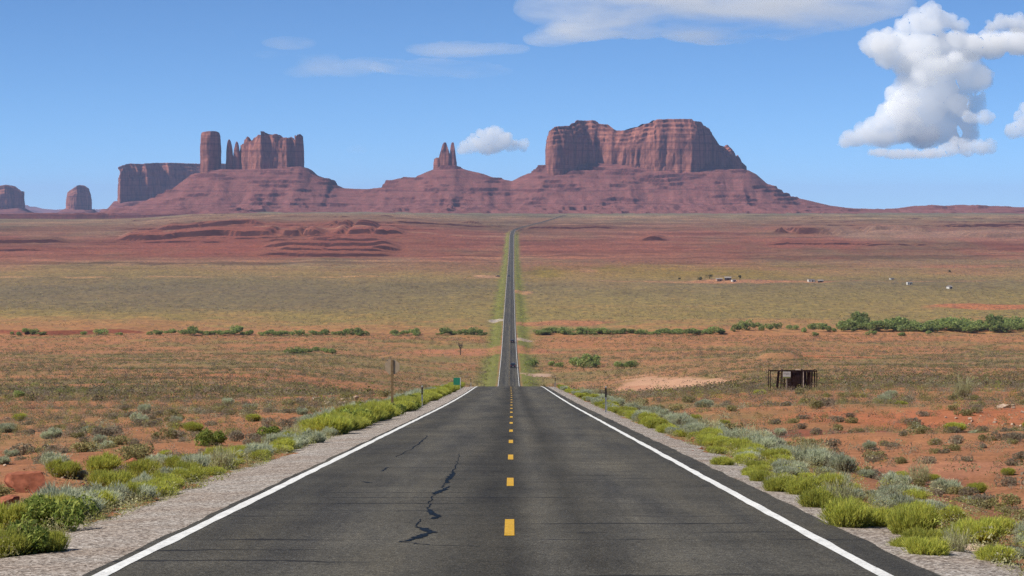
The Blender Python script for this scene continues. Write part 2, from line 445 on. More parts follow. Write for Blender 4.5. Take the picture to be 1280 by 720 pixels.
def height(x, d, detail=True):
    x = np.asarray(x, float); d = np.asarray(d, float)
    x, d = np.broadcast_arrays(x, d)
    lat = x - xc(d); a = np.abs(lat)
    zr = zroad(d)
    zs = np.where(lat < 0, np.interp(d, _g, T_LEFT), np.interp(d, _g, T_RIGHT))
    # the built-up verge: level with the gravel, then a bank falling away
    ver = zr - 0.05 - 0.035 * np.clip(a - 4.0, 0, 2.0) - 0.9 * sstep(6.0, 10.5, a)
    w = sstep(8.0, 20 + 0.085 * np.clip(d, 0, 900), a)
    z = ver * (1 - w) + zs * w
    if detail:
        off = sstep(6.0, 14.0, a)
        far = sstep(300, 3000, d)
        z = z + off * ((fbm2(x / 38, d / 38, 3, 4) - 0.5) * (1.5 + 3.5 * far) + (fbm2(x / 4.5, d / 4.5, 9, 3) - 0.5) * 0.55 * (1 - 0.6 * far))
        # the wash: a red cut bank, the far side standing higher
        bank = 1395 + 70 * (fbm2(x / 160, 0 * x, 21, 4) - 0.5)
        hb = 2.3 * sstep(0.42, 0.60, fbm2(x / 90, 0 * x + 3.3, 22, 3)) * np.where(x < -150, 1.0 - .9 * sstep(-225, -200, x), 0.25)
        z = z + off * hb * (sstep(bank, bank + 5, d) - sstep(bank + 60, bank + 420, d))
        # low red bluff with broken ledges on the far side of the plain
        px = 640 + F * x / np.maximum(d, 1)
        bl = sstep(120, 330, px) * (1 - sstep(440, 610, px)) * 15.0
        z = z + bl * sstep(3700, 4600, d) * (1 - 0.8 * sstep(5000, 6400, d)) * np.clip(off, 0, 1)
        z = z - 9 * sstep(4700, 5700, d) * (1 - sstep(140, 260, px))
        z = z - 42 * sstep(6000, 7600, d) * (1 - sstep(150, 330, px)) - 22 * sstep(9000, 12500, d) * (1 - sstep(150, 330, px))
        ter = sstep(3450, 3750, d) * (1 - sstep(5700, 6100, d)) * sstep(15, 90, a)
        h = z + 7 * (fbm2(x / 330, d / 500, 31, 4) - 0.5)
        step = 5.5
        k = np.floor(h / step); fr = h / step - k
        tz = (k + sstep(0.34, 0.50, fr)) * step - 7 * (fbm2(x / 330, d / 500, 31, 4) - 0.5)
        amt = np.clip(.45 * sstep(0.42, 0.62, fbm2(x / 330, d / 120, 35, 4)) * (0.10 + 0.9 * sstep(110, 200, px) * (1 - sstep(480, 600, px)) + 0.75 * sstep(930, 990, px) * sstep(4050, 4250, d)), 0, 1)
        z = z + ter * amt * (tz - z)
        if LEDGES:
            nb = fbm2(x / 17, d * 0 + 1.7, 39, 4); nd = fbm2(x / 120, d * 0 + 4.1, 38, 4)
            for (pa, pb, ld, lh) in LEDGES:
                cut = ld + (60 if lh < 3.5 else 170) * (nd - .5) + 26 * (fbm2(x / 40, d * 0 + 8.8, 36, 2) - .5)
                on = sstep(pa - 6, pa + 16, px) * (1 - sstep(pb - 16, pb + 6, px)) * np.where(lh < 3.5, sstep(.22, .28, nb), sstep(.32, .39, nb)) * (.7 + .6 * fbm2(x / 60, d * 0 + 2.2, 33, 2))
                z = z + 1.35 * lh * on * (sstep(cut - 3, cut + 3, d) - sstep(cut + 40, cut + 330, d)) * sstep(12, 30, a)
        # gullies on the red slope
        z = z - ter * 2.2 * np.abs(fbm2(x / 60, d / 220, 37, 4) - 0.5) * 2
    return z

LEDGES = []
def ground_at(px, py, d0=8.0, d1=6500.0):
    """where the sight line through a photo pixel meets the ground"""
    d = np.geomspace(d0, d1, 4000)
    x = (px - 640.0) / F * d
    ray = -(py - HY) / F * d
    hit = np.nonzero(ray <= height(x, d))[0]
    i = hit[0] if len(hit) else len(d) - 1
    return float(x[i]), float(d[i]), float(height(x[i], d[i]))

def on_ground(px, d, sink=0.0):
    x = (px - 640.0) / F * d
    return (x, d, float(height(x, d)) - sink)

_raw = [(200, 330, 283, 5), (150, 405, 295, 7), (410, 475, 281, 5), (415, 505, 291, 5), (330, 490, 309, 3.4), (345, 480, 314, 2.6), (320, 490, 320, 3), (385, 480, 303, 2.6), (468, 500, 313, 4.5),
        (965, 1060, 291, 7), (1060, 1165, 289, 5), (1080, 1160, 294, 3), (800, 832, 300, 6), (1190, 1290, 296, 4.5), (-20, 82, 304, 3.4), (-20, 60, 314, 2), (574, 602, 281, 5), (960, 1160, 306, 2.4), (490, 632, 282, 2.2), (650, 770, 286, 2.4), (1180, 1290, 284, 3), (946, 1002, 450, 1.9)]
LEDGES = [(pa, pb, ground_at((pa + pb) / 2, py)[1], lh) for (pa, pb, py, lh) in _raw]

# --- colours of soil and cover, by where the ground lies
def ground_colour(x, d):
    lat = np.abs(x - xc(d))
    px = 640 + F * x / np.maximum(d, 1)
    n1 = fbm2(x / 60, d / 60, 41, 5); n2 = fbm2(x / 12, d / 16, 43, 4); n3 = fbm2(x / 420, d / 700, 45, 4)
    lo = lambda a, b: (np.array(a)[None, :] * np.ones((x.size, 1)))
    X = x.ravel(); D = d.ravel()
    n4 = fbm2(x / 90, d / 340, 47, 5).ravel()
    n1 = n1.ravel(); n2 = n2.ravel(); n3 = n3.ravel(); px = px.ravel(); lat = lat.ravel()
    dw = D * (1 + 0.16 * (n3 - 0.5) + 0.05 * (n1 - 0.5))
    soil_d = [0, 150, 400, 900, 1300, 1600, 2200, 2650, 2900, 3300, 3800, 4500, 5000, 5700, 6200, 7500, 60000]
    soil_c = np.array([(.40, .150, .078), (.44, .165, .080), (.46, .18, .085), (.44, .185, .09), (.46, .175, .085), (.36, .20, .085), (.32, .19, .09), (.34, .19, .09), (.34, .15, .085),
                       (.31, .115, .075), (.30, .090, .062), (.29, .098, .070), (.30, .14, .095), (.34, .18, .115), (.33, .20, .13), (.24, .18, .12), (.24, .18, .12)])
    soil = np.stack([np.interp(dw, soil_d, soil_c[:, i]) for i in range(3)], 1) * np.array([.93, 1.12, 1.10])
    veg_d = [0, 150, 400, 1000, 1250, 1420, 1560, 1800, 2100, 2400, 2600, 2750, 3000, 3400, 4500, 5200, 5900, 6300, 60000]
    veg_a = [.12, .25, .36, .46, .38, .28, .66, .78, .82, .82, .72, .48, .62, .30, .22, .26, .36, .80, .85]
    va = np.interp(dw, veg_d, veg_a)
    vd = [0, 400, 1200, 1600, 2000, 2400, 2700, 3100, 4500, 6300, 60000]
    vc = np.array([(.26, .19, .085), (.27, .20, .085), (.27, .205, .082), (.28, .215, .082), (.25, .195, .085), (.195, .155, .085), (.27, .195, .08), (.22, .15, .085), (.21, .14, .09), (.17, .155, .10), (.17, .155, .10)])
    vcol = np.stack([np.interp(dw, vd, vc[:, i]) for i in range(3)], 1)
    # yellow grass on the right beyond the plain
    yg = sstep(2450, 2700, D) * (1 - sstep(2950, 3300, D)) * sstep(640, 680, px) * (1 - sstep(880, 1100, px))
    vcol = vcol * (1 - yg[:, None]) + np.array([.26, .19, .045]) * yg[:, None]
    va = np.maximum(va, 0.8 * yg)
    gm = sstep(0.36, 0.64, n1 * 0.55 + n2 * 0.45 + (va - 0.5) * 0.62)
    # plants stop reading as single clumps far off: cover becomes a mixture
    fm = sstep(1200, 3000, D)
    gm = gm * (1 - 0.6 * fm) + va * 0.6 * fm
    gm = np.clip(gm + fm * 2.2 * (n4 - .5), 0, 1)
    dk = (.75 + .5 * fbm2(x / 25, d / 120, 49, 4).ravel())[:, None]
    vcol = vcol * (1 - fm[:, None] + fm[:, None] * dk)
    c = soil * (1 - gm[:, None]) + vcol * gm[:, None]
    c = c * (1 - .16 * sstep(3100, 3600, dw) * (1 - sstep(5200, 6000, dw)))[:, None]
    # long pale-orange and dark streaks of wash sand and blackbrush on the rise
    st = fbm2(x / 260, d / 45, 53, 4).ravel(); stf = (sstep(2700, 3200, D) * (1 - sstep(6000, 6300, D)))[:, None]
    c = c * (1 + stf * (1.5 * (st - .5))[:, None] * np.array([.9, 1.0, 1.05]))
    gd_ = (sstep(1560, 1750, dw) * (1 - sstep(2150, 2400, dw)) * (1 - sstep(380, 640, px)) * .65)[:, None]
    c = c * (1 - gd_ * (.6 + .4 * np.clip(n2 * 2, 0, 1))[:, None]) + gd_ * (.6 + .4 * np.clip(n2 * 2, 0, 1))[:, None] * np.array([.165, .135, .095])
    rb = (sstep(135, 190, px) * (1 - sstep(470, 640, px)) * sstep(3350, 3600, D) * (1 - sstep(4450, 4800, D)) * (.45 + .5 * n1))[:, None]
    c = c * (1 - rb) + np.array([.27, .085, .058]) * rb
    # greener verge beside the road
    vg = sstep(4.0, 5.0, lat) * (1 - sstep(9, 15, lat + 6 * (n2 - .5))) * sstep(300, 800, D) * (1 - sstep(4300, 4700, D))
    c = c * (1 - vg[:, None]) + np.array([.20, .20, .055]) * vg[:, None]
    # bare sand: the pale pull-out and tracks
    def blob(cx, cd, rx, rd, col, s=1.0):
        nonlocal c
        e = np.sqrt(((X - cx) / rx) ** 2 + ((D - cd) / rd) ** 2) + 0.7 * (n2 - 0.5) + 0.5 * (n1 - 0.5)
        k = (s * (1 - sstep(0.75, 1.05, e)))[:, None]
        c = c * (1 - k) + np.array(col) * k
    for (bx, by, rx, rd, col, s) in PATCHES:
        gx, gd, _ = ground_at(bx, by)
        blob(gx, gd, rx, rd, col, s)
    # thin pale dirt tracks crossing far away
    for (d0, xa, xb, wd, col) in ((2610, -2000, -20, 12, (.46, .27, .14)), (4330, -900, 0, 10, (.42, .25, .18)), (4300, 0, 900, 7, (.36, .2, .15)), (2450, 60, 2500, 10, (.42, .22, .13))):
        wob = d0 + 30 * (fbm2(X / 300, X * 0, 51, 3) - .5)
        k = (np.exp(-((D - wob) / wd) ** 2) * sstep(xa - 1, xa + 40, X) * (1 - sstep(xb - 10, xb + 1, X)) * 0.8)[:, None]
        c = c * (1 - k) + np.array(col) * k
    return c * ALB

PATCHES = [  # photo pixel of the middle, half sizes in metres, colour, strength
    (838, 481, 13, 160, (.60, .35, .22), 1.0), (790, 487, 7, 60, (.54, .28, .17), 1.0), (668, 470, 8, 16, (.50, .34, .25), 1.0), (655, 425, 6, 22, (.48, .36, .30), 0.9), (621, 401, 6, 22, (.50, .44, .40), 0.9),
    (1050, 447, 24, 40, (.50, .18, .08), .9), (600, 440, 45, 60, (.48, .20, .11), .7), (440, 495, 14, 20, (.50, .21, .11), .8), (1000, 545, 9, 8, (.30, .10, .062), .9), (900, 560, 7, 8, (.30, .105, .066), .9),
    (60, 470, 30, 30, (.50, .22, .1), .6), (330, 470, 40, 40, (.50, .19, .09), .6), (1180, 520, 14, 14, (.47, .16, .075), .8), (1120, 590, 5, 5, (.48, .22, .13), .6), (130, 520, 10, 10, (.45, .22, .12), .6),
    (930, 352, 60, 60, (.46, .22, .13), .9), (1010, 352, 50, 25, (.42, .2, .12), .7), (735, 338, 12, 90, (.42, .22, .13), .6), (652, 365, 10, 60, (.46, .25, .14), .8), (610, 345, 18, 40, (.46, .27, .18), .8),
    (1260, 383, 60, 60, (.48, .17, .09), .8), (1215, 412, 30, 18, (.46, .19, .1), .8), (690, 405, 40, 40, (.46, .18, .1), .7), (1200, 334, 60, 50, (.44, .18, .11), .5), (720, 322, 70, 60, (.4, .15, .09), .5)]

rows = np.concatenate([np.linspace(-40, 8, 20)[:-1], np.geomspace(8, 1300, 620)[:-1], np.arange(1300, 1480, 1.5), np.arange(1480, 3400, 9), np.arange(3400, 6200, 4.5), np.geomspace(6200, 34000, 80)])
side = np.concatenate([np.arange(0, 9.01, 0.5), np.zeros(0)])
NT = 170
t = np.linspace(0, 1, NT + 1)[1:]
def row_x(d):
    W = 70 + 0.30 * max(d, 0)
    out = 9 + (W - 9) * (0.35 * t + 0.65 * t ** 1.7)
    r = np.concatenate([side, out])
    return np.concatenate([-r[::-1], r[1:]])
Xg = np.stack([row_x(d) + float(xc(d)) for d in rows]); Dg = np.repeat(rows[:, None], Xg.shape[1], 1)
Zg = height(Xg, Dg)
lat = np.abs(Xg - xc(Dg))
Zg = np.where(lat < 4.6, np.minimum(Zg, zroad(Dg) - 0.07), Zg)
Cg = ground_colour(Xg, Dg)
# steep faces are bare dark-red rock
gz = np.abs(np.gradient(Zg, axis=0) / np.maximum(np.gradient(Dg, axis=0), .1)).ravel()
k = (sstep(0.13, 0.30, gz) * sstep(750, 850, Dg.ravel()))[:, None]
Cg = Cg * (1 - k) + np.where((Dg.ravel() > 3000)[:, None], np.array([.050, .017, .016]), np.array([.19, .065, .04])) * k
# pale talus under the right-hand ledge
pxg = (640 + F * Xg / np.maximum(Dg, 1)).ravel()
k = (sstep(1000, 1080, pxg) * np.exp(-((Dg.ravel() - 4420) / 200) ** 2) * 0.55)[:, None]
Cg = Cg * (1 - k) + np.array([.30, .20, .155]) * k
gnd = link("ground", mesh_np("ground", np.stack([Xg, Dg, Zg], -1).reshape(-1, 3), grid_faces(*Xg.shape), Cg, True), M_GROUND)
tag(gnd, "red sandy desert plain with sparse scrub running to the buttes", None, None, 'structure')

# ------------------------------------------------------------------ road
def strip(name, mat, x0, x1, dz, ds, ncol=2, jit=0.0):
    ds = np.asarray(ds)
    xs = np.linspace(0, 1, ncol)
    a = x0 + jit * (fbm2(ds / 1.7, ds * 0, 61, 4) - 0.5) * 2
    b = x1 + jit * (fbm2(ds / 1.7, ds * 0 + 9, 62, 4) - 0.5) * 2
    X = a[:, None] * (1 - xs) + b[:, None] * xs
    Xw = X + xc(ds)[:, None]
    crown = 0.0
    Z = zroad(ds)[:, None] + dz + 0 * X
    return mesh_np(name, np.stack([Xw, np.repeat(ds[:, None], ncol, 1), Z], -1).reshape(-1, 3), grid_faces(len(ds), ncol), None, True)

road_rows = np.concatenate([rows[(rows < 400) & (rows > -30)], rows[(rows >= 400) & (rows < 6300)]])
fine = np.concatenate([np.arange(-30, 120, 0.35), np.arange(120, 420, 1.0)])
road_ds = np.unique(np.concatenate([fine, road_rows]))
tag(link("road", strip("road", M_ASPHALT, EDGE_L, EDGE_R, 0.0, road_ds, 5, 0.05), M_ASPHALT), "straight two lane asphalt highway running to the buttes", None, None, 'structure')
def shoulder_mesh(sgn, inner, outer):
    ds = road_ds[road_ds < 700]
    xs = np.linspace(0, 1, 5)
    o = outer + 0.5 * (fbm2(ds / 2.2, ds * 0, 63 + sgn, 4) - 0.5) * 2
    X = sgn * (inner + (o[:, None] - inner) * xs)
    Z = zroad(ds)[:, None] - 0.014 - 0.028 * (np.abs(X) - 3.9) - 0.05 * xs ** 8
    return mesh_np("gravel_shoulder", np.stack([X + xc(ds)[:, None], np.repeat(ds[:, None], 5, 1), Z], -1).reshape(-1, 3), grid_faces(len(ds), 5) if sgn > 0 else grid_faces(len(ds), 5)[:, ::-1], None, True)
tag(link("gravel_shoulder", shoulder_mesh(-1, 3.5, 5.6), M_GRAVEL), "pale grey gravel strip along the left edge of the asphalt", None, None, 'structure')
tag(link("gravel_shoulder", shoulder_mesh(1, 3.5, 5.0), M_GRAVEL), "narrow grey gravel strip along the right edge of the asphalt", None, None, 'structure')
tag(link("road_marking", strip("road_marking", None, -3.79 - .075, -3.79 + .075, 0.005, road_ds[road_ds < 4600], 2, 0.022), M_WHITE_PAINT), "white edge line along the left side of the road", None, None, 'structure')
tag(link("road_marking", strip("road_marking", None, 3.42 - .07, 3.42 + .07, 0.005, road_ds[road_ds < 4600], 2, 0.022), M_WHITE_PAINT), "white edge line along the right side of the road", None, None, 'structure')
vs, fs, base = [], [], 0
dd = 15.6
while dd < 1500:
    seg = np.linspace(dd, dd + 3.1, 6)
    for q, s in enumerate(seg):
        for xx in (-0.058, 0.058):
            vs.append((xx - 0.03 + xc(s), s, zroad(s) + 0.005))
        if q:
            b = base + 2 * q
            fs.append((b - 2, b - 1, b + 1, b))
    base += 12
    dd += 12.2
tag(link("road_marking", mesh_np("road_marking", vs, fs), M_YELLOW_PAINT), "yellow dashes down the middle of the road", None, None, 'structure')

def tar_line(pts, dz=0.005):
    P = []
    for px, py, w in pts:
        d = 30.0
        for _ in range(40): d = float(-zroad(d)) * F / (py - HY)
        P.append(((px - 640) / F * d, d, w))
    V, Fc = [], []
    ns = 7
    pts2 = []
    for i in range(len(P) - 1):
        for k in range(ns):
            u = k / ns
            q_ = [P[i][j] * (1 - u) + P[i + 1][j] * u for j in range(3)]
            q_[0] += random.uniform(-.03, .03); pts2.append(tuple(q_))
    pts2.append(P[-1])
    for i, (x, d, w) in enumerate(pts2):
        j0 = pts2[max(0, i - 1)]; j1 = pts2[min(len(pts2) - 1, i + 1)]
        tx, ty = j1[0] - j0[0], j1[1] - j0[1]; L = math.hypot(tx, ty) or 1
        nx, ny = -ty / L, tx / L
        w = w * .5 * (0.6 + 0.9 * random.random())
        for s in (-1, 1):
            V.append((x + s * nx * w / 2, d + s * ny * w / 2, float(zroad(d + s * ny * w / 2)) + dz))
        if i: Fc.append((2 * i - 2, 2 * i - 1, 2 * i + 1, 2 * i))
    return V, Fc
VV, FF = [], []
for pts in ([(568, 591, .10), (563, 598, .20), (557, 605, .12)], [(561, 609, .06), (556, 613, .16), (545, 617, .2), (541, 619, .05)], [(534, 638, .12), (541, 643, .2), (549, 647, .12), (538, 650, .14), (527, 650, .05)],
            [(521, 660, .05), (530, 662, .14), (538, 667, .24), (526, 672, .18), (512, 677, .14), (499, 679, .05)], [(534, 545, .03), (527, 552, .08), (512, 563, .03), (494, 572, .05)], [(484, 585, .05), (476, 590, .1)],
            [(452, 603, .05), (458, 604, .14), (464, 605, .04)], [(499, 679, .05), (540, 683, .05), (600, 684.5, .04)], [(556, 605, .03), (553, 611, .04)], [(545, 617, .03), (537, 627, .03), (535, 638, .04)], [(527, 650, .03), (521, 660, .04)], [(566, 592, .04), (571, 580, .03), (574, 568, .03)], [(508, 655, .03), (540, 657, .04), (640, 658, .03)], [(538, 638, .03), (575, 637, .03)],
            [(548, 621, .03), (620, 622.5, .04)], [(460, 605, .03), (600, 606, .04)], [(440, 614, .03), (625, 613.5, .03)]):
    V, Fc = tar_line(pts)
    FF += [tuple(i + len(VV) for i in f) for f in Fc]; VV += V
tag(link("tar_seal", mesh_np("tar_seal", VV, FF), M_TAR), "black tar crack sealing zigzagging over the left lane", None, None, 'structure')

# ------------------------------------------------------------------ buttes and mesas
def X_(px, d): return (px - 640.0) / F * d
def Z_(py, d): return -(py - HY) / F * d

def ridge(name, d0, sil, flat, slope_len, base_z, step, label, mat, terr=22.0, back=700, apron=900, seed=70):
    """talus slope: its crest follows the photo's skyline at distance d0, the near side falls to the plain"""
    xs = np.arange(X_(sil[0][0], d0), X_(sil[-1][0], d0), step)
    ds = np.concatenate([np.arange(-flat - slope_len - apron, -flat - slope_len, 12), np.arange(-flat - slope_len, -flat, 4.0), np.arange(-flat, flat + 1, 30), np.arange(flat + 30, flat + back, 40)])
    H = np.interp(xs, [X_(p[0], d0) for p in sil], [Z_(p[1], d0) for p in sil])
    X, Dd = np.meshgrid(xs, ds)
    Hx = H[None, :] + 3 * (fbm2(X / 30, Dd / 30, seed, 3) - 0.5)
    tt = np.clip((-Dd - flat) / (slope_len + apron), 0, 1)
    s = slope_len / (slope_len + apron)
    g = np.where(tt < s, 1 - 0.78 * (tt / s) ** 0.92, 0.22 * (1 - (tt - s) / (1 - s)) ** 1.3)
    gb = np.clip(1 - (Dd - flat) / back, 0, 1)
    g = np.where(Dd > flat, gb, g)
    rel = (Hx - base_z)
    gul = np.abs(fbm2(X / 75 + 0.4 * fbm2(X / 200, Dd / 200, seed + 5, 2), Dd / 420, seed + 1, 4) - 0.5) * 2
    lump = fbm2(X / 40, Dd / 40, seed + 2, 5) - 0.5
    z = base_z + rel * g
    z = z - (0.19 * rel * gul + 0.07 * rel * lump) * np.sin(np.pi * np.clip(tt, 0, 1)) ** 0.5 * (Dd < -flat)
    # ledges of harder rock
    wv = z + 26 * (fbm2(X / 260, Dd / 260, seed + 3, 3) - 0.5)
    kf = wv / terr; kk = np.floor(kf); fr = kf - kk
    tz = (kk + sstep(0.40, 0.62, fr)) * terr - (wv - z)
    amt = np.clip(sstep(0.50, 0.66, fbm2(X / 70, z / 16, seed + 4, 4)) * 1.05, 0, 0.95)
    z = np.where(Dd < 0, z + amt * (tz - z), z)
    z = np.where(tt >= 1, base_z - 20, z)
    me = mesh_np(name, np.stack([X, Dd + d0, z], -1).reshape(-1, 3), grid_faces(*X.shape), None, True)
    o = link(name, me, mat)
    return tag(o, label, None, None, 'structure')

def block(name, d0, top, base_py, depth, front=None, flute=7.0, lam=26.0, batter=0.07, step=2.6, rows=46, caps=((0.86, 4), (0.93, 9)), jag=2.5, mat=None, parent=None, seed=100, sq=5.0, sink=14, bend=None):
    """a sandstone block: plan outline x front line, walls lofted up to a skyline, fluted and ledged"""
    xl, xr = X_(top[0][0], d0), X_(top[-1][0], d0)
    L = xr - xl
    nf = max(int(L / step), 14); nb = max(nf // 2, 8)
    def plan(u, fr):
        x = xl + L * u
        e = np.power(np.clip(1 - np.abs(2 * u - 1) ** sq, 0, 1), 1 / 2.2)
        fo = np.interp(x, [X_(p[0], d0) for p in front], [p[1] for p in front]) if front else 0 * x
        if fr: return x, d0 + fo - e * depth * 0.5
        return x, d0 + np.minimum(fo, 0) * 0.2 + e * depth * 0.5
    # spread points evenly, denser round the ends
    uf = 0.5 - 0.5 * np.cos(np.linspace(0, np.pi, nf)) * 0.999
    uf = 0.45 * uf + 0.55 * np.linspace(0.0005, 0.9995, nf)
    ub = np.linspace(0.9995, 0.0005, nb + 2)[1:-1]
    fx, fy = plan(uf, True); bx, by = plan(ub, False)
    px_, py_ = np.concatenate([fx, bx]), np.concatenate([fy, by])
    n = len(px_)
    tx = np.roll(px_, -1) - np.roll(px_, 1); ty = np.roll(py_, -1) - np.roll(py_, 1)
    ln = np.hypot(tx, ty); nx, ny = ty / ln, -tx / ln
    arc = np.cumsum(np.hypot(np.diff(px_, append=px_[0]), np.diff(py_, append=py_[0])))
    tp = np.interp(px_, [X_(p[0], d0) for p in top], [Z_(p[1], d0) for p in top]) + jag * (fbm2(arc / 9, 0 * arc, seed, 3) - 0.5) * 2
    zb = Z_(base_py, d0) - sink
    arc0 = arc; arc = arc + 70 * (fbm2(arc / 70, 0 * arc, seed + 8, 3) - .5)
    V = []
    ts = np.linspace(0, 1, rows)
    Hh = (tp - zb)
    for tv in ts:
        z = zb + Hh * tv
        fl = np.minimum(1, np.abs(fbm2(arc / lam, z / (lam * 5), seed + 1, 5) - 0.5) * 3.2) ** .8            # buttresses split by cracks
        f2 = fbm2(arc / (lam * 3.2), z / (lam * 16), seed + 2, 3) - 0.5
        f3 = fbm2(arc / (lam * .4), z / (lam * 1.2), seed + 4, 3) - 0.5
        led = sum(v * sstep(tc - 0.012, tc + 0.012, tv + 0.02 * (fbm2(arc / 40, 0 * arc, seed + 3, 2) - .5)) for tc, v in caps)
        hb = 2.2 * np.sin(z / 7.0 + 3 * f2)                                          # slight bedding
        off = -flute * .45 + flute * (0.75 - 1.45 * fl) * (.45 + 1.1 * noise2(arc0 / 110, z / 90, seed + 9)) + flute * 2.4 * f2 + flute * 0.4 * f3 + batter * Hh * (1 - tv) - led - hb * 0.35
        off = off * (1 - .72 * np.abs(nx) ** 2) 
        V.append(np.stack([px_ + nx * off, py_ + ny * off, z], 1))
    last = V[-1]
    cy = d0 + (np.interp(px_, [X_(p[0], d0) for p in front], [p[1] for p in front]) * 0.5 if front else 0)
    for q in (0.3, 0.65, 1.0):
        V.append(np.stack([last[:, 0], last[:, 1] * (1 - q) + cy * q, tp + 1.5 * q], 1))
    me = mesh_np(name, np.concatenate(V), grid_faces(len(V), n, True), None, False)
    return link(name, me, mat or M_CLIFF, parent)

D1 = 8500.0
SIL = [(60, 271), (120, 270), (135, 266), (150, 262), (175, 257), (200, 247), (228, 233), (246, 219), (262, 216), (283, 212), (300, 213), (340, 212), (380, 209), (386, 212), (394, 219), (405, 223), (415, 225), (419, 232),
       (430, 236), (460, 236.5), (480, 234), (484, 228), (500, 224), (520, 222), (532, 217), (542, 213), (556, 209), (570, 207.5), (576, 211), (590, 215), (602, 217.5), (615, 222), (630, 225), (640, 227), (652, 221), (664, 216), (672, 209), (682, 207),
       (720, 206), (780, 205), (860, 206), (890, 208), (930, 214), (940, 219), (953, 230), (962, 233), (975, 241), (988, 247), (1005, 251), (1030, 257), (1060, 260.5), (1110, 262.5), (1130, 260.5), (1152, 257), (1176, 260), (1182, 258), (1205, 256), (1228, 257.5), (1260, 259), (1300, 260), (1420, 263)]
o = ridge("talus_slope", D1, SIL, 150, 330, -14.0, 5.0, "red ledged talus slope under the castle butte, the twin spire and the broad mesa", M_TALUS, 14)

def struct(o, label): return tag(o, label, None, None, 'structure')
# the broad mesa on the right
struct(block("mesa", D1, [(681, 172), (683, 165), (688, 162.5), (700, 160.5), (715, 159.5), (718, 156.5), (722, 155.5), (725, 152.3), (742, 152.2), (744, 156), (756, 157.5), (760, 160.5), (766, 164.5), (778, 164.8), (788, 161), (797, 159.5), (801, 156.5), (811, 155), (815, 151.6), (862, 151.2), (864, 153.6), (876, 154.3),
                     (879, 158.6), (887, 160), (891, 167), (897, 176), (901, 181.5), (911, 184), (914, 181.2), (918, 184), (922, 191), (926, 198), (927.5, 193.5), (929, 197), (930.5, 206), (933, 216)], 219, 330,
             front=[(681, -112), (700, -62), (716, -16), (730, 20), (742, 28), (752, 22), (768, 14), (785, -4), (812, -32), (838, -44), (858, -40), (868, -34), (876, 6), (884, 78), (900, 120), (915, 140), (932, 160)],
             sq=18, flute=11, lam=34, batter=0.03, caps=((0.66, 3), (0.76, 5), (0.85, 9), (0.93, 14)), seed=120, rows=60, jag=1.5), "broad flat-topped red mesa with a sagging middle above the talus")
# castle group
struct(block("butte", D1, [(252, 172), (253.5, 166.5), (257, 165.6), (262, 165), (270, 164.6), (274, 166), (275.5, 170)], 218, 62, front=[(249, -8), (262, -26), (267, -22), (277, 40)], flute=4.5, lam=20, caps=((0.8, 1.5), (0.93, 2.0)), jag=1, seed=140, batter=0.03, sq=14), "tall square red tower butte beside the castle-shaped cliffs")
struct(block("rock_spire", D1, [(283.2, 196), (284.6, 182), (286, 175), (288, 175), (289.4, 180), (291, 190), (292.6, 200)], 213, 30, flute=2.0, lam=12, caps=(), jag=1, seed=150, batter=0.10, step=1.8), "slim left-hand twin of the two spires at the end of the castle cliffs")
struct(block("rock_spire", D1, [(291.8, 200), (293.6, 187), (295.6, 177.5), (297.6, 178), (299.2, 186), (301, 198)], 213, 30, flute=2.0, lam=12, caps=(), jag=1, seed=151, batter=0.10, step=1.8), "slim spire standing against the castle cliffs, slightly shorter of the pair")
struct(block("butte", D1 + 30, [(300.5, 196), (302, 182), (304, 179.5), (306, 182), (308, 174), (310, 172), (312, 175), (314, 178), (318, 174), (324, 171), (328, 170), (330, 166), (333, 166), (336, 169.5), (342, 168.5), (350, 169), (353, 174), (360, 174.5), (366, 173), (369, 176), (372, 170.5), (376, 169.5), (378.5, 172), (380, 178)], 212, 120,
             front=[(300, 10), (315, -14), (330, -36), (338, -22), (350, -14), (362, -26), (366, 6), (372, -18), (380, 22)], flute=9, lam=24, caps=((0.9, 2),), jag=7, seed=160, batter=0.05, sq=9), "castle-shaped red butte with a fluted wall and broken crest")
# spire group in the middle
struct(block("butte", D1, [(541.5, 206), (543, 199), (546, 197.5), (550, 198), (553, 197), (556, 200), (566, 203), (570, 206)], 214, 50, flute=3, lam=14, caps=(), jag=1.5, seed=170, batter=0.08, step=2), "low rock shoulder that carries the twin spire")
struct(block("rock_spire", D1 - 10, [(547.8, 199), (550.5, 191), (553, 182), (555, 178.5), (557.8, 179), (560, 186), (562.5, 193), (564.5, 203)], 214, 34, flute=2.5, lam=12, caps=(), jag=1.2, seed=171, batter=0.05, step=1.8), "broader pointed spire of the throne-like butte in the middle")
struct(block("rock_spire", D1 - 10, [(562.2, 198), (563.6, 182), (564.8, 178.5), (567.4, 179), (569, 190), (571, 205)], 212, 22, flute=1.6, lam=10, caps=(), jag=1, seed=172, batter=0.04, step=1.6), "thin needle spire of the throne-like butte in the middle")
# dark mesa behind the tower, with its own apron
D2 = 11000.0
struct(block("mesa", D2, [(154, 222), (156, 217), (160, 216), (163, 211), (168, 207.5), (176, 205.5), (186, 206), (200, 204.6), (215, 204), (235, 204.5), (250, 204.5), (275, 204), (290, 206), (300, 214)], 258, 420,
             front=[(154, -90), (163, -100), (172, -10), (184, 30), (192, 26), (206, 110), (216, 120), (230, 190), (250, 240), (300, 420)], sq=9, flute=13, lam=34, caps=((0.70, 10), (0.76, -6), (0.86, 12), (0.93, 14)), seed=180, mat=M_CLIFF, batter=0.04), "dark flat-topped mesa standing behind the square tower")
ridge("talus_slope", D2, [(118, 272), (135, 267), (146, 260), (153, 252), (165, 250), (200, 249), (260, 249), (320, 255)], 230, 160, -16, 9, "low apron of red scree round the foot of the dark mesa", M_TALUS, 30, 500, 400, 210)
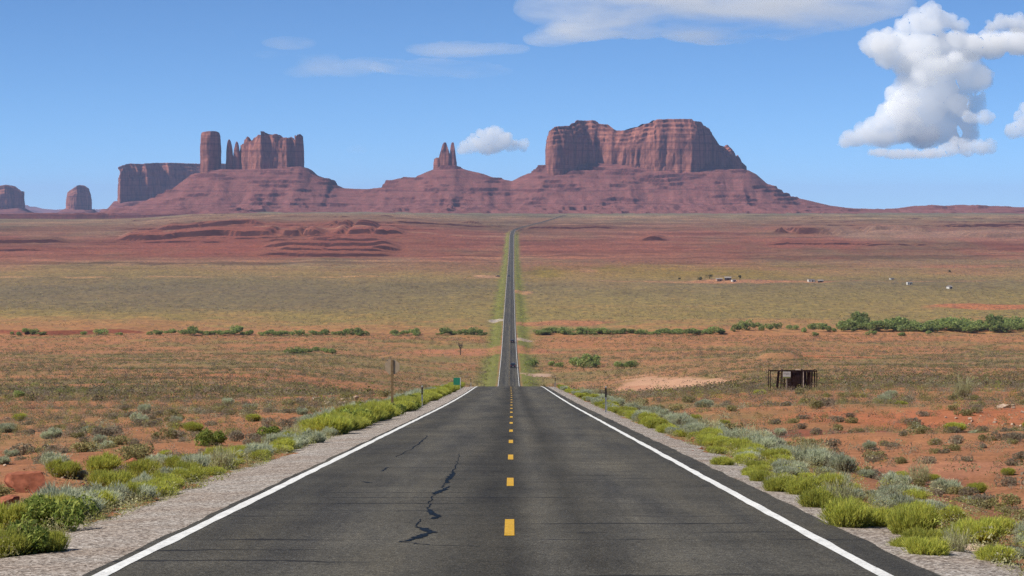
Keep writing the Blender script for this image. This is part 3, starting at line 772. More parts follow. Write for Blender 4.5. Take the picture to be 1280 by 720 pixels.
# two small buttes far to the left
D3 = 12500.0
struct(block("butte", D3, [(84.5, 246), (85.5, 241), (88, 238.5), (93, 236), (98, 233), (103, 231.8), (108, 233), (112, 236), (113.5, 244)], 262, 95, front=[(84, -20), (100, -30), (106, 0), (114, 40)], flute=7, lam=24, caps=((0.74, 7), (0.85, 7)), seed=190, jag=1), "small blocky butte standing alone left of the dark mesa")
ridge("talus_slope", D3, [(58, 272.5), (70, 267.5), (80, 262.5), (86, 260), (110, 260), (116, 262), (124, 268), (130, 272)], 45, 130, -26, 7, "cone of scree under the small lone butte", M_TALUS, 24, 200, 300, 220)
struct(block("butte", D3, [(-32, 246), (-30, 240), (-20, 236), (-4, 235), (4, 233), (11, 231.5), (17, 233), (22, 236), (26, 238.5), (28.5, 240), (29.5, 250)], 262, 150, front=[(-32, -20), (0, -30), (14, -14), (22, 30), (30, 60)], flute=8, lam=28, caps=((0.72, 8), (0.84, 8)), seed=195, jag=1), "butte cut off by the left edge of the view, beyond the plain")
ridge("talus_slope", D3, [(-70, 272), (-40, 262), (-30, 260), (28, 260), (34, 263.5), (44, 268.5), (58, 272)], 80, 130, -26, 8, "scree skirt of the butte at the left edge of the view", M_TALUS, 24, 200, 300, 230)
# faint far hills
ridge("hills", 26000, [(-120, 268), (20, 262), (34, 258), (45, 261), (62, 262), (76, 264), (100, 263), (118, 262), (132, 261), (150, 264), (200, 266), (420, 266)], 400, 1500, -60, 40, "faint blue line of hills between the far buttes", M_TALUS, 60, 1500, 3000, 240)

# ------------------------------------------------------------------ plants
def blades(n, R, H, kind, rng):
    """one shrub as many narrow leaf faces; returns verts, faces (tri), colours"""
    V, C = [], []
    pal = PAL[kind]
    if kind in ('rabbit', 'sage', 'grass'):
        ph = rng.uniform(0, 2 * np.pi, n)
        tilt = np.abs(rng.normal(0, 0.42 if kind == 'rabbit' else (0.34 if kind == 'sage' else 0.30), n)); tilt = np.minimum(tilt, 1.25)
        rb = R * 0.62 * np.sqrt(rng.uniform(0, 1, n))
        bx, by = rb * np.cos(ph), rb * np.sin(ph)
        ph2 = ph + rng.normal(0, 0.5, n)
        lump = 0.62 + 0.62 * noise2(3 * np.cos(ph) + 7, 3 * np.sin(ph) + rng.uniform(0, 50), 5)
        Lm = H * lump * (1 - 0.28 * (rb / R) ** 2) * rng.uniform(0.72, 1.06, n)
        tipx = bx + np.sin(tilt) * np.cos(ph2) * Lm * 0.75; tipy = by + np.sin(tilt) * np.sin(ph2) * Lm * 0.75; tipz = np.cos(tilt * 0.8) * Lm
        w = {'rabbit': 0.0085, 'sage': 0.0115, 'grass': 0.007}[kind] * rng.uniform(0.7, 1.4, n) * (H / 0.7) ** 0.3
        for seg in range({'rabbit': 5, 'sage': 4, 'grass': 2}[kind]):
            # leaf faces spread over the upper part of each stem
            f0 = rng.uniform(0.15 if seg < 2 else 0.55, 0.9, n); f1 = np.minimum(f0 + rng.uniform(0.14, 0.34, n), 1.06)
            jx = rng.normal(0, 0.045, (n, 2)) * (H / 0.7)
            p0 = np.stack([bx + (tipx - bx) * f0, by + (tipy - by) * f0, tipz * f0], 1)
            p1 = np.stack([bx + (tipx - bx) * f1 + jx[:, 0], by + (tipy - by) * f1 + jx[:, 1], tipz * f1], 1)
            a = rng.uniform(0, np.pi, n)
            s = np.stack([np.cos(a) * w, np.sin(a) * w, np.zeros(n)], 1)
            V.append(np.stack([p0 - s, p0 + s, p1], 1).reshape(-1, 3))
            m = np.clip((f0 + f1) / 2 + rng.normal(0, 0.12, n), 0, 1)
            c = pal[0] + (pal[1] - pal[0]) * m[:, None]
            pick = rng.uniform(0, 1, n) < 0.28
            c = np.where(pick[:, None], pal[2], c) * rng.uniform(0.75, 1.25, n)[:, None]
            C.append(np.repeat(c, 3, 0))
    else:
        # rounded, twiggy, small-leaved: leaf faces through a lumpy dome
        k = n
        lob = rng.integers(4, 8)
        lc = np.stack([rng.normal(0, R * .45, lob), rng.normal(0, R * .45, lob), rng.uniform(.35, .75, lob) * H], 1); lr = rng.uniform(.35, .6, lob) * R
        which = rng.integers(0, lob, k)
        dirs = rng.normal(0, 1, (k, 3)); dirs /= np.linalg.norm(dirs, axis=1)[:, None]
        rad = rng.uniform(0.45, 1.0, k) ** 0.5
        p = lc[which] + dirs * (lr[which] * rad)[:, None] * np.array([1, 1, min(1.0, H / R)])
        p[:, 2] = np.abs(p[:, 2]) * 0.98
        sz = {'dry': 0.055, 'olive': 0.060, 'green': 0.060, 'wash': 0.20, 'tree': 0.22}[kind] * rng.uniform(0.6, 1.5, k) * max(R / 0.6, .6) ** (0 if kind in ('wash', 'tree') else 0.8)
        a = rng.normal(0, 1, (k, 3)); a /= np.linalg.norm(a, axis=1)[:, None]
        b = np.cross(a, rng.normal(0, 1, (k, 3))); b /= np.linalg.norm(b, axis=1)[:, None] + 1e-9
        V.append(np.stack([p - a * sz[:, None], p + b * sz[:, None] * .7, p + a * sz[:, None]], 1).reshape(-1, 3))
        c = pal[0] + (pal[1] - pal[0]) * rng.uniform(0, 1, k)[:, None]
        c = np.where((rng.uniform(0, 1, k) < .25)[:, None], pal[2], c) * rng.uniform(.75, 1.25, k)[:, None]
        C.append(np.repeat(c, 3, 0))
    if kind in ('rabbit', 'sage', 'grass'):
        m = 46                                                   # last year's dry stalks standing above the leaves
        ph = rng.uniform(0, 2 * np.pi, m); tl = np.abs(rng.normal(0, .4, m)); q = np.stack([np.cos(ph), np.sin(ph)], 1); rb = R * .55 * np.sqrt(rng.uniform(0, 1, m))
        Ls = H * rng.uniform(.8, 1.28, m)
        p0 = np.concatenate([q * rb[:, None], np.full((m, 1), .02)], 1); p1 = np.concatenate([q * (rb + np.sin(tl) * Ls * .8)[:, None], (np.cos(tl) * Ls)[:, None]], 1)
        sd = np.stack([-q[:, 1], q[:, 0], 0 * ph], 1) * .006
        V.append(np.stack([p0 - sd, p0 + sd, p1], 1).reshape(-1, 3)); C.append(np.tile(np.array([.46, .37, .22]), (3 * m, 1)) * np.repeat(rng.uniform(.6, 1.1, m), 3)[:, None])
    if kind not in ('wash', 'tree'):
        # woody stems from the root
        m = 26
        ph = rng.uniform(0, 2 * np.pi, m); q = np.stack([np.cos(ph), np.sin(ph)], 1)
        p0 = np.concatenate([q * R * .12, np.full((m, 1), -.04)], 1); p1 = np.concatenate([q * R * rng.uniform(.3, .75, m)[:, None], (H * rng.uniform(.35, .7, m))[:, None]], 1)
        s = np.stack([-q[:, 1], q[:, 0], 0 * ph], 1) * 0.012
        V.append(np.stack([p0 - s, p0 + s, p1], 1).reshape(-1, 3)); C.append(np.tile(np.array([.13, .09, .06]), (3 * m, 1)))
    V = np.concatenate(V); C = np.concatenate(C)
    return V, np.arange(len(V)).reshape(-1, 3), C

PAL = {k: [np.array(c) for c in v] for k, v in {
    'rabbit': ((.24, .24, .07), (.52, .56, .11), (.60, .56, .11)),
    'sage': ((.30, .32, .19), (.60, .63, .44), (.46, .50, .33)),
    'grass': ((.32, .31, .14), (.60, .58, .34), (.48, .48, .24)),
    'dry': ((.25, .195, .135), (.40, .33, .25), (.31, .29, .19)),
    'olive': ((.22, .205, .09), (.40, .37, .16), (.44, .37, .18)),
    'green': ((.12, .17, .038), (.30, .37, .08), (.36, .40, .10)),
    'wash': ((.17, .235, .075), (.34, .42, .13), (.40, .43, .16)),
    'tree': ((.05, .065, .028), (.11, .13, .05), (.14, .15, .065))}.items()}

def variants(kind, n, R, H, count, seed):
    out = []
    for i in range(count):
        V, Fc, C = blades(n, R, H, kind, np.random.default_rng(seed + i))
        me = mesh_np(kind, V, Fc, C); me.materials.append(M_PLANT)
        out.append(me)
    return out
MESH = {'rabbit': variants('rabbit', 2300, .62, .66, 7, 300), 'sage': variants('sage', 1500, .58, .70, 7, 320), 'grass': variants('grass', 420, .40, .80, 3, 340),
        'dry': variants('dry', 800, .60, .50, 6, 360), 'olive': variants('olive', 800, .60, .52, 6, 380), 'green': variants('green', 1500, .62, .62, 4, 400),
        'wash': variants('wash', 900, 1.6, 2.2, 6, 420)}
KINDS = {'rabbit': ('rabbitbrush', 'shrub'), 'sage': ('sagebrush', 'shrub'), 'grass': ('bunch_grass', 'grass clump'), 'dry': ('desert_shrub', 'shrub'), 'olive': ('desert_shrub', 'shrub'), 'green': ('leafy_bush', 'bush'), 'wash': ('wash_bush', 'bush')}

def plant(kind, loc, w, label, group=None, hs=1.0, rng=random):
    """w: width in metres"""
    me = rng.choice(MESH[kind])
    o = bpy.data.objects.new(KINDS[kind][0], me); COL.objects.link(o)
    base = {'rabbit': 1.45, 'sage': 1.35, 'grass': 0.95, 'dry': 1.45, 'olive': 1.45, 'green': 1.5, 'wash': 4.0}[kind]
    s = w / base
    o.location = loc; o.scale = (s, s, s * hs); o.rotation_euler = (0, 0, rng.uniform(0, 6.28))
    return tag(o, label, KINDS[kind][1], group)

ORD = "first second third fourth fifth sixth seventh eighth ninth tenth eleventh twelfth thirteenth fourteenth fifteenth sixteenth".split()
# hand-placed bushes: photo pixel of the foot, width in photo pixels, kind
LEFT_BUSHES = [(4, 700, 60, 'rabbit'), (58, 695, 50, 'rabbit'), (92, 652, 50, 'green'), (160, 628, 40, 'rabbit'), (28, 697, 70, 'green'), (8, 668, 60, 'rabbit'), (62, 666, 78, 'green'), (84, 628, 34, 'grass'), (118, 640, 46, 'rabbit'), (140, 618, 58, 'rabbit'), (128, 596, 44, 'rabbit'), (78, 598, 40, 'rabbit'),
               (68, 586, 44, 'sage'), (98, 600, 26, 'sage'), (180, 602, 52, 'rabbit'), (198, 586, 46, 'sage'), (222, 592, 34, 'rabbit'), (250, 586, 46, 'sage'), (272, 577, 40, 'sage'), (300, 572, 38, 'sage'), (320, 570, 40, 'sage'), (345, 562, 40, 'sage'),
               (368, 560, 44, 'sage'), (392, 556, 40, 'sage'), (400, 535, 36, 'green'), (345, 549, 30, 'green'), (255, 558, 34, 'green'), (100, 566, 50, 'olive'), (445, 520, 26, 'green'), (462, 513, 22, 'green')]
RIGHT_BUSHES = [(1005, 622, 44, 'rabbit'), (1022, 638, 44, 'rabbit'), (975, 618, 40, 'rabbit'), (1062, 663, 62, 'rabbit'), (1098, 662, 54, 'rabbit'), (1142, 673, 66, 'rabbit'), (1222, 684, 66, 'rabbit'), (1248, 706, 50, 'rabbit'), (1190, 655, 40, 'rabbit'),
                (1066, 630, 44, 'sage'), (1110, 640, 40, 'sage'), (1172, 650, 54, 'sage'), (984, 600, 40, 'sage'), (1140, 625, 46, 'sage'), (1120, 612, 50, 'sage'), (1185, 618, 50, 'sage'), (1196, 694, 46, 'grass'), (1275, 700, 40, 'sage'), (1040, 615, 36, 'rabbit'), (1146, 628, 30, 'rabbit'), (1150, 607, 40, 'grass'),
                (1238, 630, 34, 'dry'), (1245, 655, 34, 'dry'), (1268, 640, 26, 'dry'), (1205, 500, 34, 'grass'), (1010, 575, 40, 'olive')]
prng = random.Random(5)
WORDS = {'rabbit': 'bright yellow-green fine-stemmed bush', 'sage': 'silvery blue-green sage bush', 'grass': 'pale upright clump of grass', 'green': 'leafy dark green bush', 'dry': 'dark twiggy low shrub', 'olive': 'low olive green shrub'}
for lst, where in ((LEFT_BUSHES, 'left'), (RIGHT_BUSHES, 'right')):
    count = {}
    for (px, py, w, k) in sorted(lst, key=lambda b: -b[1]):
        x, d, z = ground_at(px, py)
        i = count[k] = count.get(k, 0) + 1
        plant(k, (x, d, z - 0.03), w * (1.3 if k in ('rabbit', 'green') else 1.05) * d / F, "%s on the %s verge, %s of its kind from the camera" % (WORDS[k], where, ORD[i - 1]), "bushes along the %s verge" % where, prng.uniform(.85, 1.15) * (1.0 if k in ('rabbit', 'green', 'grass') else .75), prng)

# the continuous hedge of brush along both verges as the road drops away
def verge_row(sgn, d0, d1, off, k_of, label, group, n, w):
    for i in range(n):
        d = d0 * (d1 / d0) ** ((i + prng.random() * .7) / n)
        x = float(xc(d)) + sgn * (off + prng.uniform(-.45, .45))
        k = k_of()
        plant(k, (x, d, float(height(x, d)) - .04), w * prng.uniform(.75, 1.25), label[k], group, prng.uniform(.6, 1.0), prng)
verge_row(-1, 76, 275, 5.9, lambda: 'rabbit' if prng.random() < .93 else 'green', {'rabbit': 'yellow-green bush in the hedge of brush along the left verge towards the crest', 'green': 'dark green bush among the yellow-green brush along the left verge'}, 'brush hedge along the left verge', 140, 1.45)
verge_row(-1, 86, 270, 7.2, lambda: 'sage' if prng.random() < .7 else 'rabbit', {'rabbit': 'yellow-green bush in the back row of brush behind the left verge', 'sage': 'grey-green sage bush in the back row of brush behind the left verge'}, 'back row of brush on the left verge', 60, 1.4)
verge_row(1, 52, 265, 5.4, lambda: 'rabbit' if prng.random() < .85 else 'sage', {'rabbit': 'yellow-green bush in the hedge of brush along the right verge towards the crest', 'sage': 'silvery sage bush in the front row of brush along the right verge'}, 'brush hedge along the right verge', 125, .8)
verge_row(1, 50, 240, 6.6, lambda: 'sage' if prng.random() < .8 else 'grass', {'grass': 'pale grass clump in the back row of brush behind the right verge', 'sage': 'silvery sage bush in the back row of brush behind the right verge'}, 'back row of brush on the right verge', 80, .85)

verge_row(1, 25, 52, 4.75, lambda: 'rabbit' if prng.random() < .88 else 'grass', {'rabbit': 'yellow-green bush in the dense front of the nearest right-hand verge', 'grass': 'grass clump in the dense front of the nearest right-hand verge'}, 'front brush of the nearest right verge', 28, .52)
verge_row(1, 27, 52, 5.7, lambda: 'sage' if prng.random() < .65 else 'rabbit', {'rabbit': 'yellow-green bush in the back of the nearest right-hand verge', 'sage': 'silvery sage bush in the back of the nearest right-hand verge'}, 'back brush of the nearest right verge', 28, .5)
verge_row(-1, 30, 80, 6.1, lambda: 'sage' if prng.random() < .42 else ('rabbit' if prng.random() < .82 else 'grass'), {'rabbit': 'yellow-green bush filling the nearest left-hand verge', 'sage': 'silvery sage bush filling the nearest left-hand verge', 'grass': 'grass clump filling the nearest left-hand verge'}, 'brush filling the nearest left verge', 60, .75)
# bushes along the wash, far out on the plain: photo pixel, width px
wrng = random.Random(9)
def wash(px, py, w, label, group, hs=.8):
    x, d, z = ground_at(px, py)
    plant('wash', (x, d, z - .1), w * 1.35 * wrng.uniform(.65, 1.25) * d / F, label, group, hs * wrng.uniform(.75, 1.2), wrng)
for px in (14, 22, 32, 40, 48, 103, 122, 148, 196, 200, 215, 228, 262, 268, 277, 284, 292, 302, 315, 340, 352, 360, 372, 384, 404, 417, 428, 439, 455, 496, 506, 515, 551, 561, 572, 584, 596, 240, 250, 258, 272, 280, 288, 298, 306, 326, 336, 347, 366, 378, 388, 398, 410, 424, 434, 444, 450, 492, 500, 520, 556, 566, 578, 592, 602):
    wash(px + wrng.uniform(-2, 2), 419 + wrng.uniform(-1, 1), wrng.uniform(10, 17), "dark green bush in the line along the wash beside the red cut bank", "bushes along the wash left of the road", wrng.uniform(.55, .8))
for px in (366, 374, 384, 394, 404, 412): wash(px, 441 + wrng.uniform(-2, 2), 15, "dark green bush in the small thicket nearer than the wash", "thicket left of the road", .7)
for px in (640 + 32 + np.arange(44) * 5.3): wash(px, 417.5 + wrng.uniform(-1.5, 1.5), wrng.uniform(13, 19), "bright green bush in the long low thicket between the road and the grey trees", "thicket along the wash right of the road", wrng.uniform(.42, .6))
for px in (920, 934, 946, 960, 972, 985, 996, 1006, 1016, 1030, 1040): wash(px, 413 + wrng.uniform(-2, 3), wrng.uniform(13, 19), "dark grey-green bush in the broken line where the wash bends", "broken line of wash bushes", .8)
for i in range(70):
    px = 1056 + i * 3.5
    wash(px, 411 + wrng.uniform(-2.5, 4) + (px - 1056) * .006, wrng.uniform(17, 27), "dense dark green bush in the broad thicket at the view's right edge", "broad thicket on the right of the plain", wrng.uniform(.6, .8))
for px, py, w in ((668, 459, 16), (690, 459, 18), (700, 460, 16), (722, 458, 22), (736, 459, 24), (745, 460, 16), (775, 461, 22), (788, 462, 22)): wash(px, py, w, "rounded green bush beyond the crest beside the road, right of the cars", "green bushes right of the far road", .75)
for px, py, w in ((22, 498, 17),): wash(px, py, w, "lone dark green bush on the open sand far from the road, left", None, .8)
for px, py, w in ((1128, 420, 14), (1160, 418, 12), (1090, 419, 16), (1020, 421, 14)): wash(px, py, w, "low olive bush standing in front of the broad thicket", "bushes in front of the broad thicket", .6)

# desert scrub over the plain: nearest ones as shrubs of their own, the rest as one cover
def scatter(n, d0, d1, rng, p=1.15):
    u = rng.uniform(0, 1, n)
    d = (d0 ** p + (d1 ** p - d0 ** p) * u) ** (1 / p)
    x = rng.uniform(-.245, .245, n) * d
    return x, d
def density(x, d):
    lat = np.abs(x - xc(d))
    m = sstep(.33, .58, fbm2(x / 34, d / 34, 81, 4)) * .62 + .38
    ok = (lat > 8.2)
    for bx, by, rx, rd, col, s in PATCHES[:8]:
        gx, gd, _ = ground_at(bx, by)
        e = np.sqrt(((x - gx) / rx) ** 2 + ((d - gd) / rd) ** 2)
        m = m * (1 - .93 * s * (e < .95))
    return m * ok
srng = np.random.default_rng(21)
x, d = scatter(19000, 34, 430, srng, 1.85)
keep = srng.uniform(0, 1, len(x)) < density(x, d)
x, d = x[keep], d[keep]
size = np.minimum(srng.lognormal(-.52, .42, len(x)), 1.5) * (.85 + .25 * sstep(80, 250, d))
order = np.argsort(-(size / d))
inside = np.abs(x / d) < .215
order = np.concatenate([order[inside[order]], order[~inside[order]]])
zz = height(x, d)
kk = srng.choice(['dry', 'olive', 'sage', 'rabbit'], len(x), p=[.50, .36, .07, .07])
sr = random.Random(3)
used = 0; rest = []
names = {'dry': 'grey-brown twiggy desert shrub', 'olive': 'low olive desert shrub', 'sage': 'small silvery sage bush', 'rabbit': 'small yellow-green bush'}
for i in order:
    if used < 330:
        k = str(kk[i]); sd = 'left' if x[i] < 0 else 'right'
        zone = 'near' if d[i] < 110 else 'farther out'
        plant(k, (x[i], d[i], zz[i] - .03), size[i], "%s %s on the red sand %s of the road" % (names[k], zone, sd), "desert scrub %s on the %s side, %s" % (zone, sd, names[k]), sr.uniform(.75, 1.05), sr)
        used += 1
    else: rest.append(i)
rest = np.array(rest)

def tufts(xs, ds, zs, sizes, kinds, nleaf, name, label, seed, flat=.8, tones=(.75, 1.25)):
    rng = np.random.default_rng(seed)
    n = len(xs)
    pal0 = np.array([PAL[k][0] for k in kinds]); pal1 = np.array([PAL[k][1] for k in kinds])
    r = sizes[:, None] * .5
    ph = rng.uniform(0, 2 * np.pi, (n, nleaf)); rr = np.sqrt(rng.uniform(0, 1, (n, nleaf)))
    el = rng.uniform(.12, 1, (n, nleaf))
    px = xs[:, None] + r * rr * np.cos(ph); py = ds[:, None] + r * rr * np.sin(ph); pz = zs[:, None] + sizes[:, None] * flat * .85 * el * np.sqrt(np.clip(1.05 - rr ** 2, 0, 1))
    P = np.stack([px, py, pz], -1)
    sz = np.minimum(sizes[:, None], 1.6 + 0 * sizes[:, None]) * (1.15 / math.sqrt(nleaf)) * rng.uniform(.5, 1.1, (n, nleaf)) * .5
    a = rng.normal(0, 1, (n, nleaf, 3)); a /= np.linalg.norm(a, axis=-1, keepdims=True)
    b = np.cross(a, rng.normal(0, 1, (n, nleaf, 3))); b /= np.linalg.norm(b, axis=-1, keepdims=True) + 1e-9
    V = np.stack([P - a * sz[..., None], P + b * sz[..., None], P + a * sz[..., None]], 2).reshape(-1, 3)
    tone = rng.uniform(*tones, n)
    m = rng.uniform(0, 1, (n, nleaf))[..., None]
    C = (pal0[:, None, :] + (pal1 - pal0)[:, None, :] * m) * tone[:, None, None]
    C = np.repeat(C.reshape(-1, 3), 3, 0)
    o = link(name, mesh_np(name, V, np.arange(len(V)).reshape(-1, 3), C), M_SCRUB)
    return tag(o, label, None, None, 'stuff')
tufts(x[rest], d[rest], zz[rest], size[rest], [str(k) for k in kk[rest]], 95, "scrub", "low scrub scattered over the red sand in the middle distance", 5, .8, (.55, 1.15))
x, d = scatter(52000, 300, 1380, srng, 1.35)
keep = srng.uniform(0, 1, len(x)) < density(x, d); x, d = x[keep], d[keep]
sz = srng.lognormal(-.1, .4, len(x)) * (1.1 + d / 1700)
tufts(x, d, height(x, d), sz, list(srng.choice(['dry', 'olive', 'green'], len(x), p=[.40, .52, .08])), 24, "scrub", "fine speckle of scrub over the slope down to the wash", 6, .6, (.35, 1.15))
x, d = scatter(26000, 1440, 3300, srng, 1.0)
keep = (np.abs(x - xc(d)) > 10) & (srng.uniform(0, 1, len(x)) < .35 + .65 * sstep(.35, .6, fbm2(x / 120, d / 200, 83, 3))); x, d = x[keep], d[keep]
sz = srng.lognormal(.1, .45, len(x)) * 1.8
tufts(x, d, height(x, d), sz, list(srng.choice(['dry', 'olive', 'grass'], len(x), p=[.35, .5, .15])), 9, "scrub", "sage flats covering the floor of the valley", 8, .65, (.25, 1.2))
x, d = scatter(9000, 3300, 6300, srng, 1.0)
keep = (np.abs(x - xc(d)) > 14) & (srng.uniform(0, 1, len(x)) < sstep(.38, .6, fbm2(x / 200, d / 300, 85, 3))); x, d = x[keep], d[keep]
tufts(x, d, height(x, d), srng.lognormal(.2, .45, len(x)) * 1.8, list(srng.choice(['dry', 'olive', 'wash'], len(x), p=[.4, .4, .2])), 8, "scrub", "dark scrub dotted over the red rise beyond the valley", 10, .6)
n = 5200
x, d = scatter(n, 30, 190, srng, 1.7)
keep = (np.abs(x) > 8.0) & (srng.uniform(0, 1, n) < sstep(.36, .56, fbm2(x / 9, d / 9, 87, 3)) * .9 + .1); x, d = x[keep], d[keep]
tufts(x, d, height(x, d), np.minimum(srng.lognormal(-1.35, .42, len(x)), .6), list(srng.choice(['dry', 'olive', 'grass', 'sage'], len(x), p=[.42, .3, .18, .1])), 46, "scrub", "small dry tufts sprinkled over the red sand near the road", 16, .8, (.6, 1.15))
# green verge brush along the far road
n = 1500
d = srng.uniform(780, 4400, n); s = np.where(srng.uniform(0, 1, n) < .5, -1, 1); x = xc(d) + s * srng.uniform(4.9, 10, n)
tufts(x, d, height(x, d), srng.lognormal(0, .35, n) * 1.2, ['rabbit'] * n, 14, "scrub", "thin green brush edging the far stretch of road", 12, .7)

# grasses and weeds at the edge of the gravel
n = 2600
d = 22 * (150 / 22) ** srng.uniform(0, 1, n) ; s = np.where(srng.uniform(0, 1, n) < .55, -1, 1); x = s * (np.where(s < 0, 5.5, 5.0) + np.abs(srng.normal(0, 1.1, n)) - .25)
tufts(x, d, height(x, d), np.minimum(srng.lognormal(-1.7, .4, n), .35), list(srng.choice(['grass', 'rabbit', 'olive'], n)), 90, "weeds", "small weeds and grass blades along the gravel edges", 14, 1.0)

# ------------------------------------------------------------------ rocks
def rock(loc, size, mat, label, seed, group=None, flat=.6):
    bm = bmesh.new(); bmesh.ops.create_icosphere(bm, subdivisions=4, radius=1)
    V = np.array([v.co[:] for v in bm.verts])
    r = np.random.default_rng(seed)
    for _ in range(11):                                       # split faces
        nrm = r.normal(0, 1, 3); nrm /= np.linalg.norm(nrm); dcut = r.uniform(.45, .8)
        e = V @ nrm - dcut
        V = V - np.outer(np.clip(e, 0, None), nrm)
    V = V * (1 + .14 * (fbm3(V[:, 0] * 2 + seed, V[:, 1] * 2, V[:, 2] * 2, seed, 4) - .5))[:, None]
    for v, c in zip(bm.verts, V): v.co = c
    me = bpy.data.meshes.new("rock"); bm.to_mesh(me); bm.free()
    o = link("rock", me, mat); o.location = (loc[0], loc[1], loc[2] + size * flat * .22); o.scale = (size / 2, size / 2 * .85, size / 2 * flat); o.rotation_euler = (0, 0, r.uniform(0, 6))
    return tag(o, label, 'rock', group)
def rock_px(px, py, w, mat, label, seed, group=None, flat=.6):
    x, d, z = ground_at(px, py); return rock((x, d, z), w * d / F, mat, label, seed, group, flat)
rock_px(30, 616, 62, M_REDROCK, "large red boulder among the bushes on the left verge", 1, None, .7)
rock_px(50, 626, 44, M_REDROCK, "flat red slab in front of the large red boulder", 2, None, .35)
rock_px(10, 634, 40, M_REDROCK, "red rock between the slab and the view's left edge", 3, None, .55)
rock_px(6, 655, 24, M_PALEROCK, "pale pinkish rock half hidden by green bushes", 4, None, .8)
rock_px(8, 692, 28, M_REDROCK, "small red rock at the edge of the gravel by the nearest green bush", 5, None, .5)
rock_px(165, 582, 22, M_REDROCK, "red rock peeping out behind the sage bushes on the verge", 6, None, .7)
rock_px(268, 588, 16, M_REDROCK, "low red stone at the foot of the sage row", 7, None, .5)
rock_px(104, 612, 20, M_REDROCK, "red stone between two yellow-green bushes", 8, None, .6)
rock_px(1222, 690, 40, M_PALEROCK, "long pale flat stone beside the last yellow-green bush", 9, None, .3)
rock_px(1120, 597, 34, M_PALEROCK, "thin pale slab lying in the red sand behind the sage", 10, None, .18)
rock_px(1256, 510, 26, M_PALEROCK, "pale broken outcrop low in the red sand, right", 11, None, .35)
rr = random.Random(4)
for i in range(16): rock_px(395 + i * 5 + rr.uniform(-5, 5), 504 + rr.uniform(-5, 4), rr.uniform(5, 12), M_PALEROCK, "pale stone in the heap of rubble near the sign post", 20 + i, "pale rubble near the sign post", .6)
for i in range(26): rock_px(rr.uniform(860, 1010), rr.uniform(545, 578), rr.uniform(3, 9), M_REDROCK, "dark red stone in the stony patch behind the right verge", 50 + i, "red stones behind the right verge", .7)
for i in range(26): rock_px(rr.uniform(1180, 1280), rr.uniform(505, 535), rr.uniform(3, 8), M_PALEROCK, "small pale stone on the red sand by the broken outcrop", 90 + i, "pale stones by the outcrop", .6)
for i in range(40): rock_px(rr.uniform(0, 420), rr.uniform(500, 600), rr.uniform(3, 7), rr.choice([M_PALEROCK, M_REDROCK]), "small stone on the red sand left of the road", 130 + i, "stones on the sand left of the road", .6)

# ------------------------------------------------------------------ signs and posts
def delineator(px, d, h, label):
    loc = on_ground(px, d, 0.03)
    r = empty("delineator_post", loc); tag(r, label, "marker post", "roadside marker posts")
    MB().prism([(-.045, -.012), (-.03, .02), (.03, .02), (.045, -.012), (.03, -.012), (.02, .008), (-.02, .008), (-.03, -.012)], 'x', 0, 1).bm.free()
    b = MB(); b.box((0, 0, h * .5), (.055, .022, h), (0, 0, 0), .004); b.box((-.03, -.012, h * .5), (.012, .03, h)); b.box((.03, -.012, h * .5), (.012, .03, h)); b.build("post", M_STEEL, r)
    MB().box((0, -.030, h * .80), (.085, .012, h * .34), (0, 0, 0), .004).build("reflector", M_DARK, r)
    MB().box((0, -.008, h + .025), (.075, .035, .06), (0, 0, 0), .01).build("cap", M_WHITE, r)
    return r
r = delineator(757.5, 117, 1.27, "grey marker post with dark panel on the right verge, nearest of the two there")
delineator(694, 262, 1.15, "thin marker post at the crest of the right verge")
r = delineator(527.5, 136, 1.2, "marker post with dark upper half left of the road behind the stop sign")
delineator(588.5, 300, 1.1, "small marker post past the green sign near the crest")

loc = on_ground(490, 114, .05)
r = empty("stop_sign", loc, math.radians(0)); tag(r, "back of an octagonal road sign on a brown wooden post, left verge", "road sign")
MB().box((0, 0, 1.32), (.12, .028, 2.64), (0, 0, 0), .005).build("post", M_POST, r)
R8 = .37
MB().prism([(R8 * math.cos(math.pi / 8 + k * math.pi / 4), 2.30 + R8 * math.sin(math.pi / 8 + k * math.pi / 4)) for k in range(8)], 'y', .0145, .019).build("plate", M_SIGNBACK, r)
b = MB()
for z in (2.12, 2.46): b.cyl((0, -.020, z), (0, -.0135, z), .014, n=8)
b.build("bolt", M_CHROME, r)

loc = on_ground(575.5, 232, .03)
r = empty("mile_marker", loc); tag(r, "small green roadside sign on a steel post near the crest, left verge", "road sign")
MB().box((0, 0, .55), (.05, .04, 1.16), (0, 0, 0), .004).build("post", M_STEEL, r)
MB().box((-.36, -.03, .92), (.62, .010, .70), (0, 0, 0), .003).build("plate", M_GREENSIGN, r)
MB().box((-.02, -.024, .92), (.10, .012, .70)).build("edge_panel", M_WHITE, r)

# ------------------------------------------------------------------ plank stand on the right
SD = 285.0
s = SD / F
sx, _, sz = on_ground(993, SD)
r = empty("roadside_stand", (sx, SD, sz - .05)); tag(r, "open roof-less wooden stall of dark upright planks on the right of the plain", "stall")
def shx(px): return (px - 993) * s
H = 25 * s
srn = random.Random(12)
for i, (px, dy) in enumerate([(963.5, 0), (963.5, 2.2), (1021.5, 0), (1021.5, 2.2), (991, 2.2), (1005, 0)]):
    MB().cyl((shx(px), dy, 0), (shx(px) + srn.uniform(-.04, .04), dy, H * (1.02 if dy == 0 else .97)), .06, .05, 8).build("corner_post" if px != 1005 else "front_post", M_WOOD_PALE if px == 1005 else M_WOOD, r)
b = MB()
b.box((shx(992.5), 0, H * 1.0), (58.5 * s, .09, .11), (0, 0.010, 0)); b.build("front_beam", M_WOOD, r)
b = MB(); b.box((shx(992.5), 2.2, H * .97), (58 * s, .09, .10), (0, -.008, 0)); b.build("back_beam", M_WOOD, r)
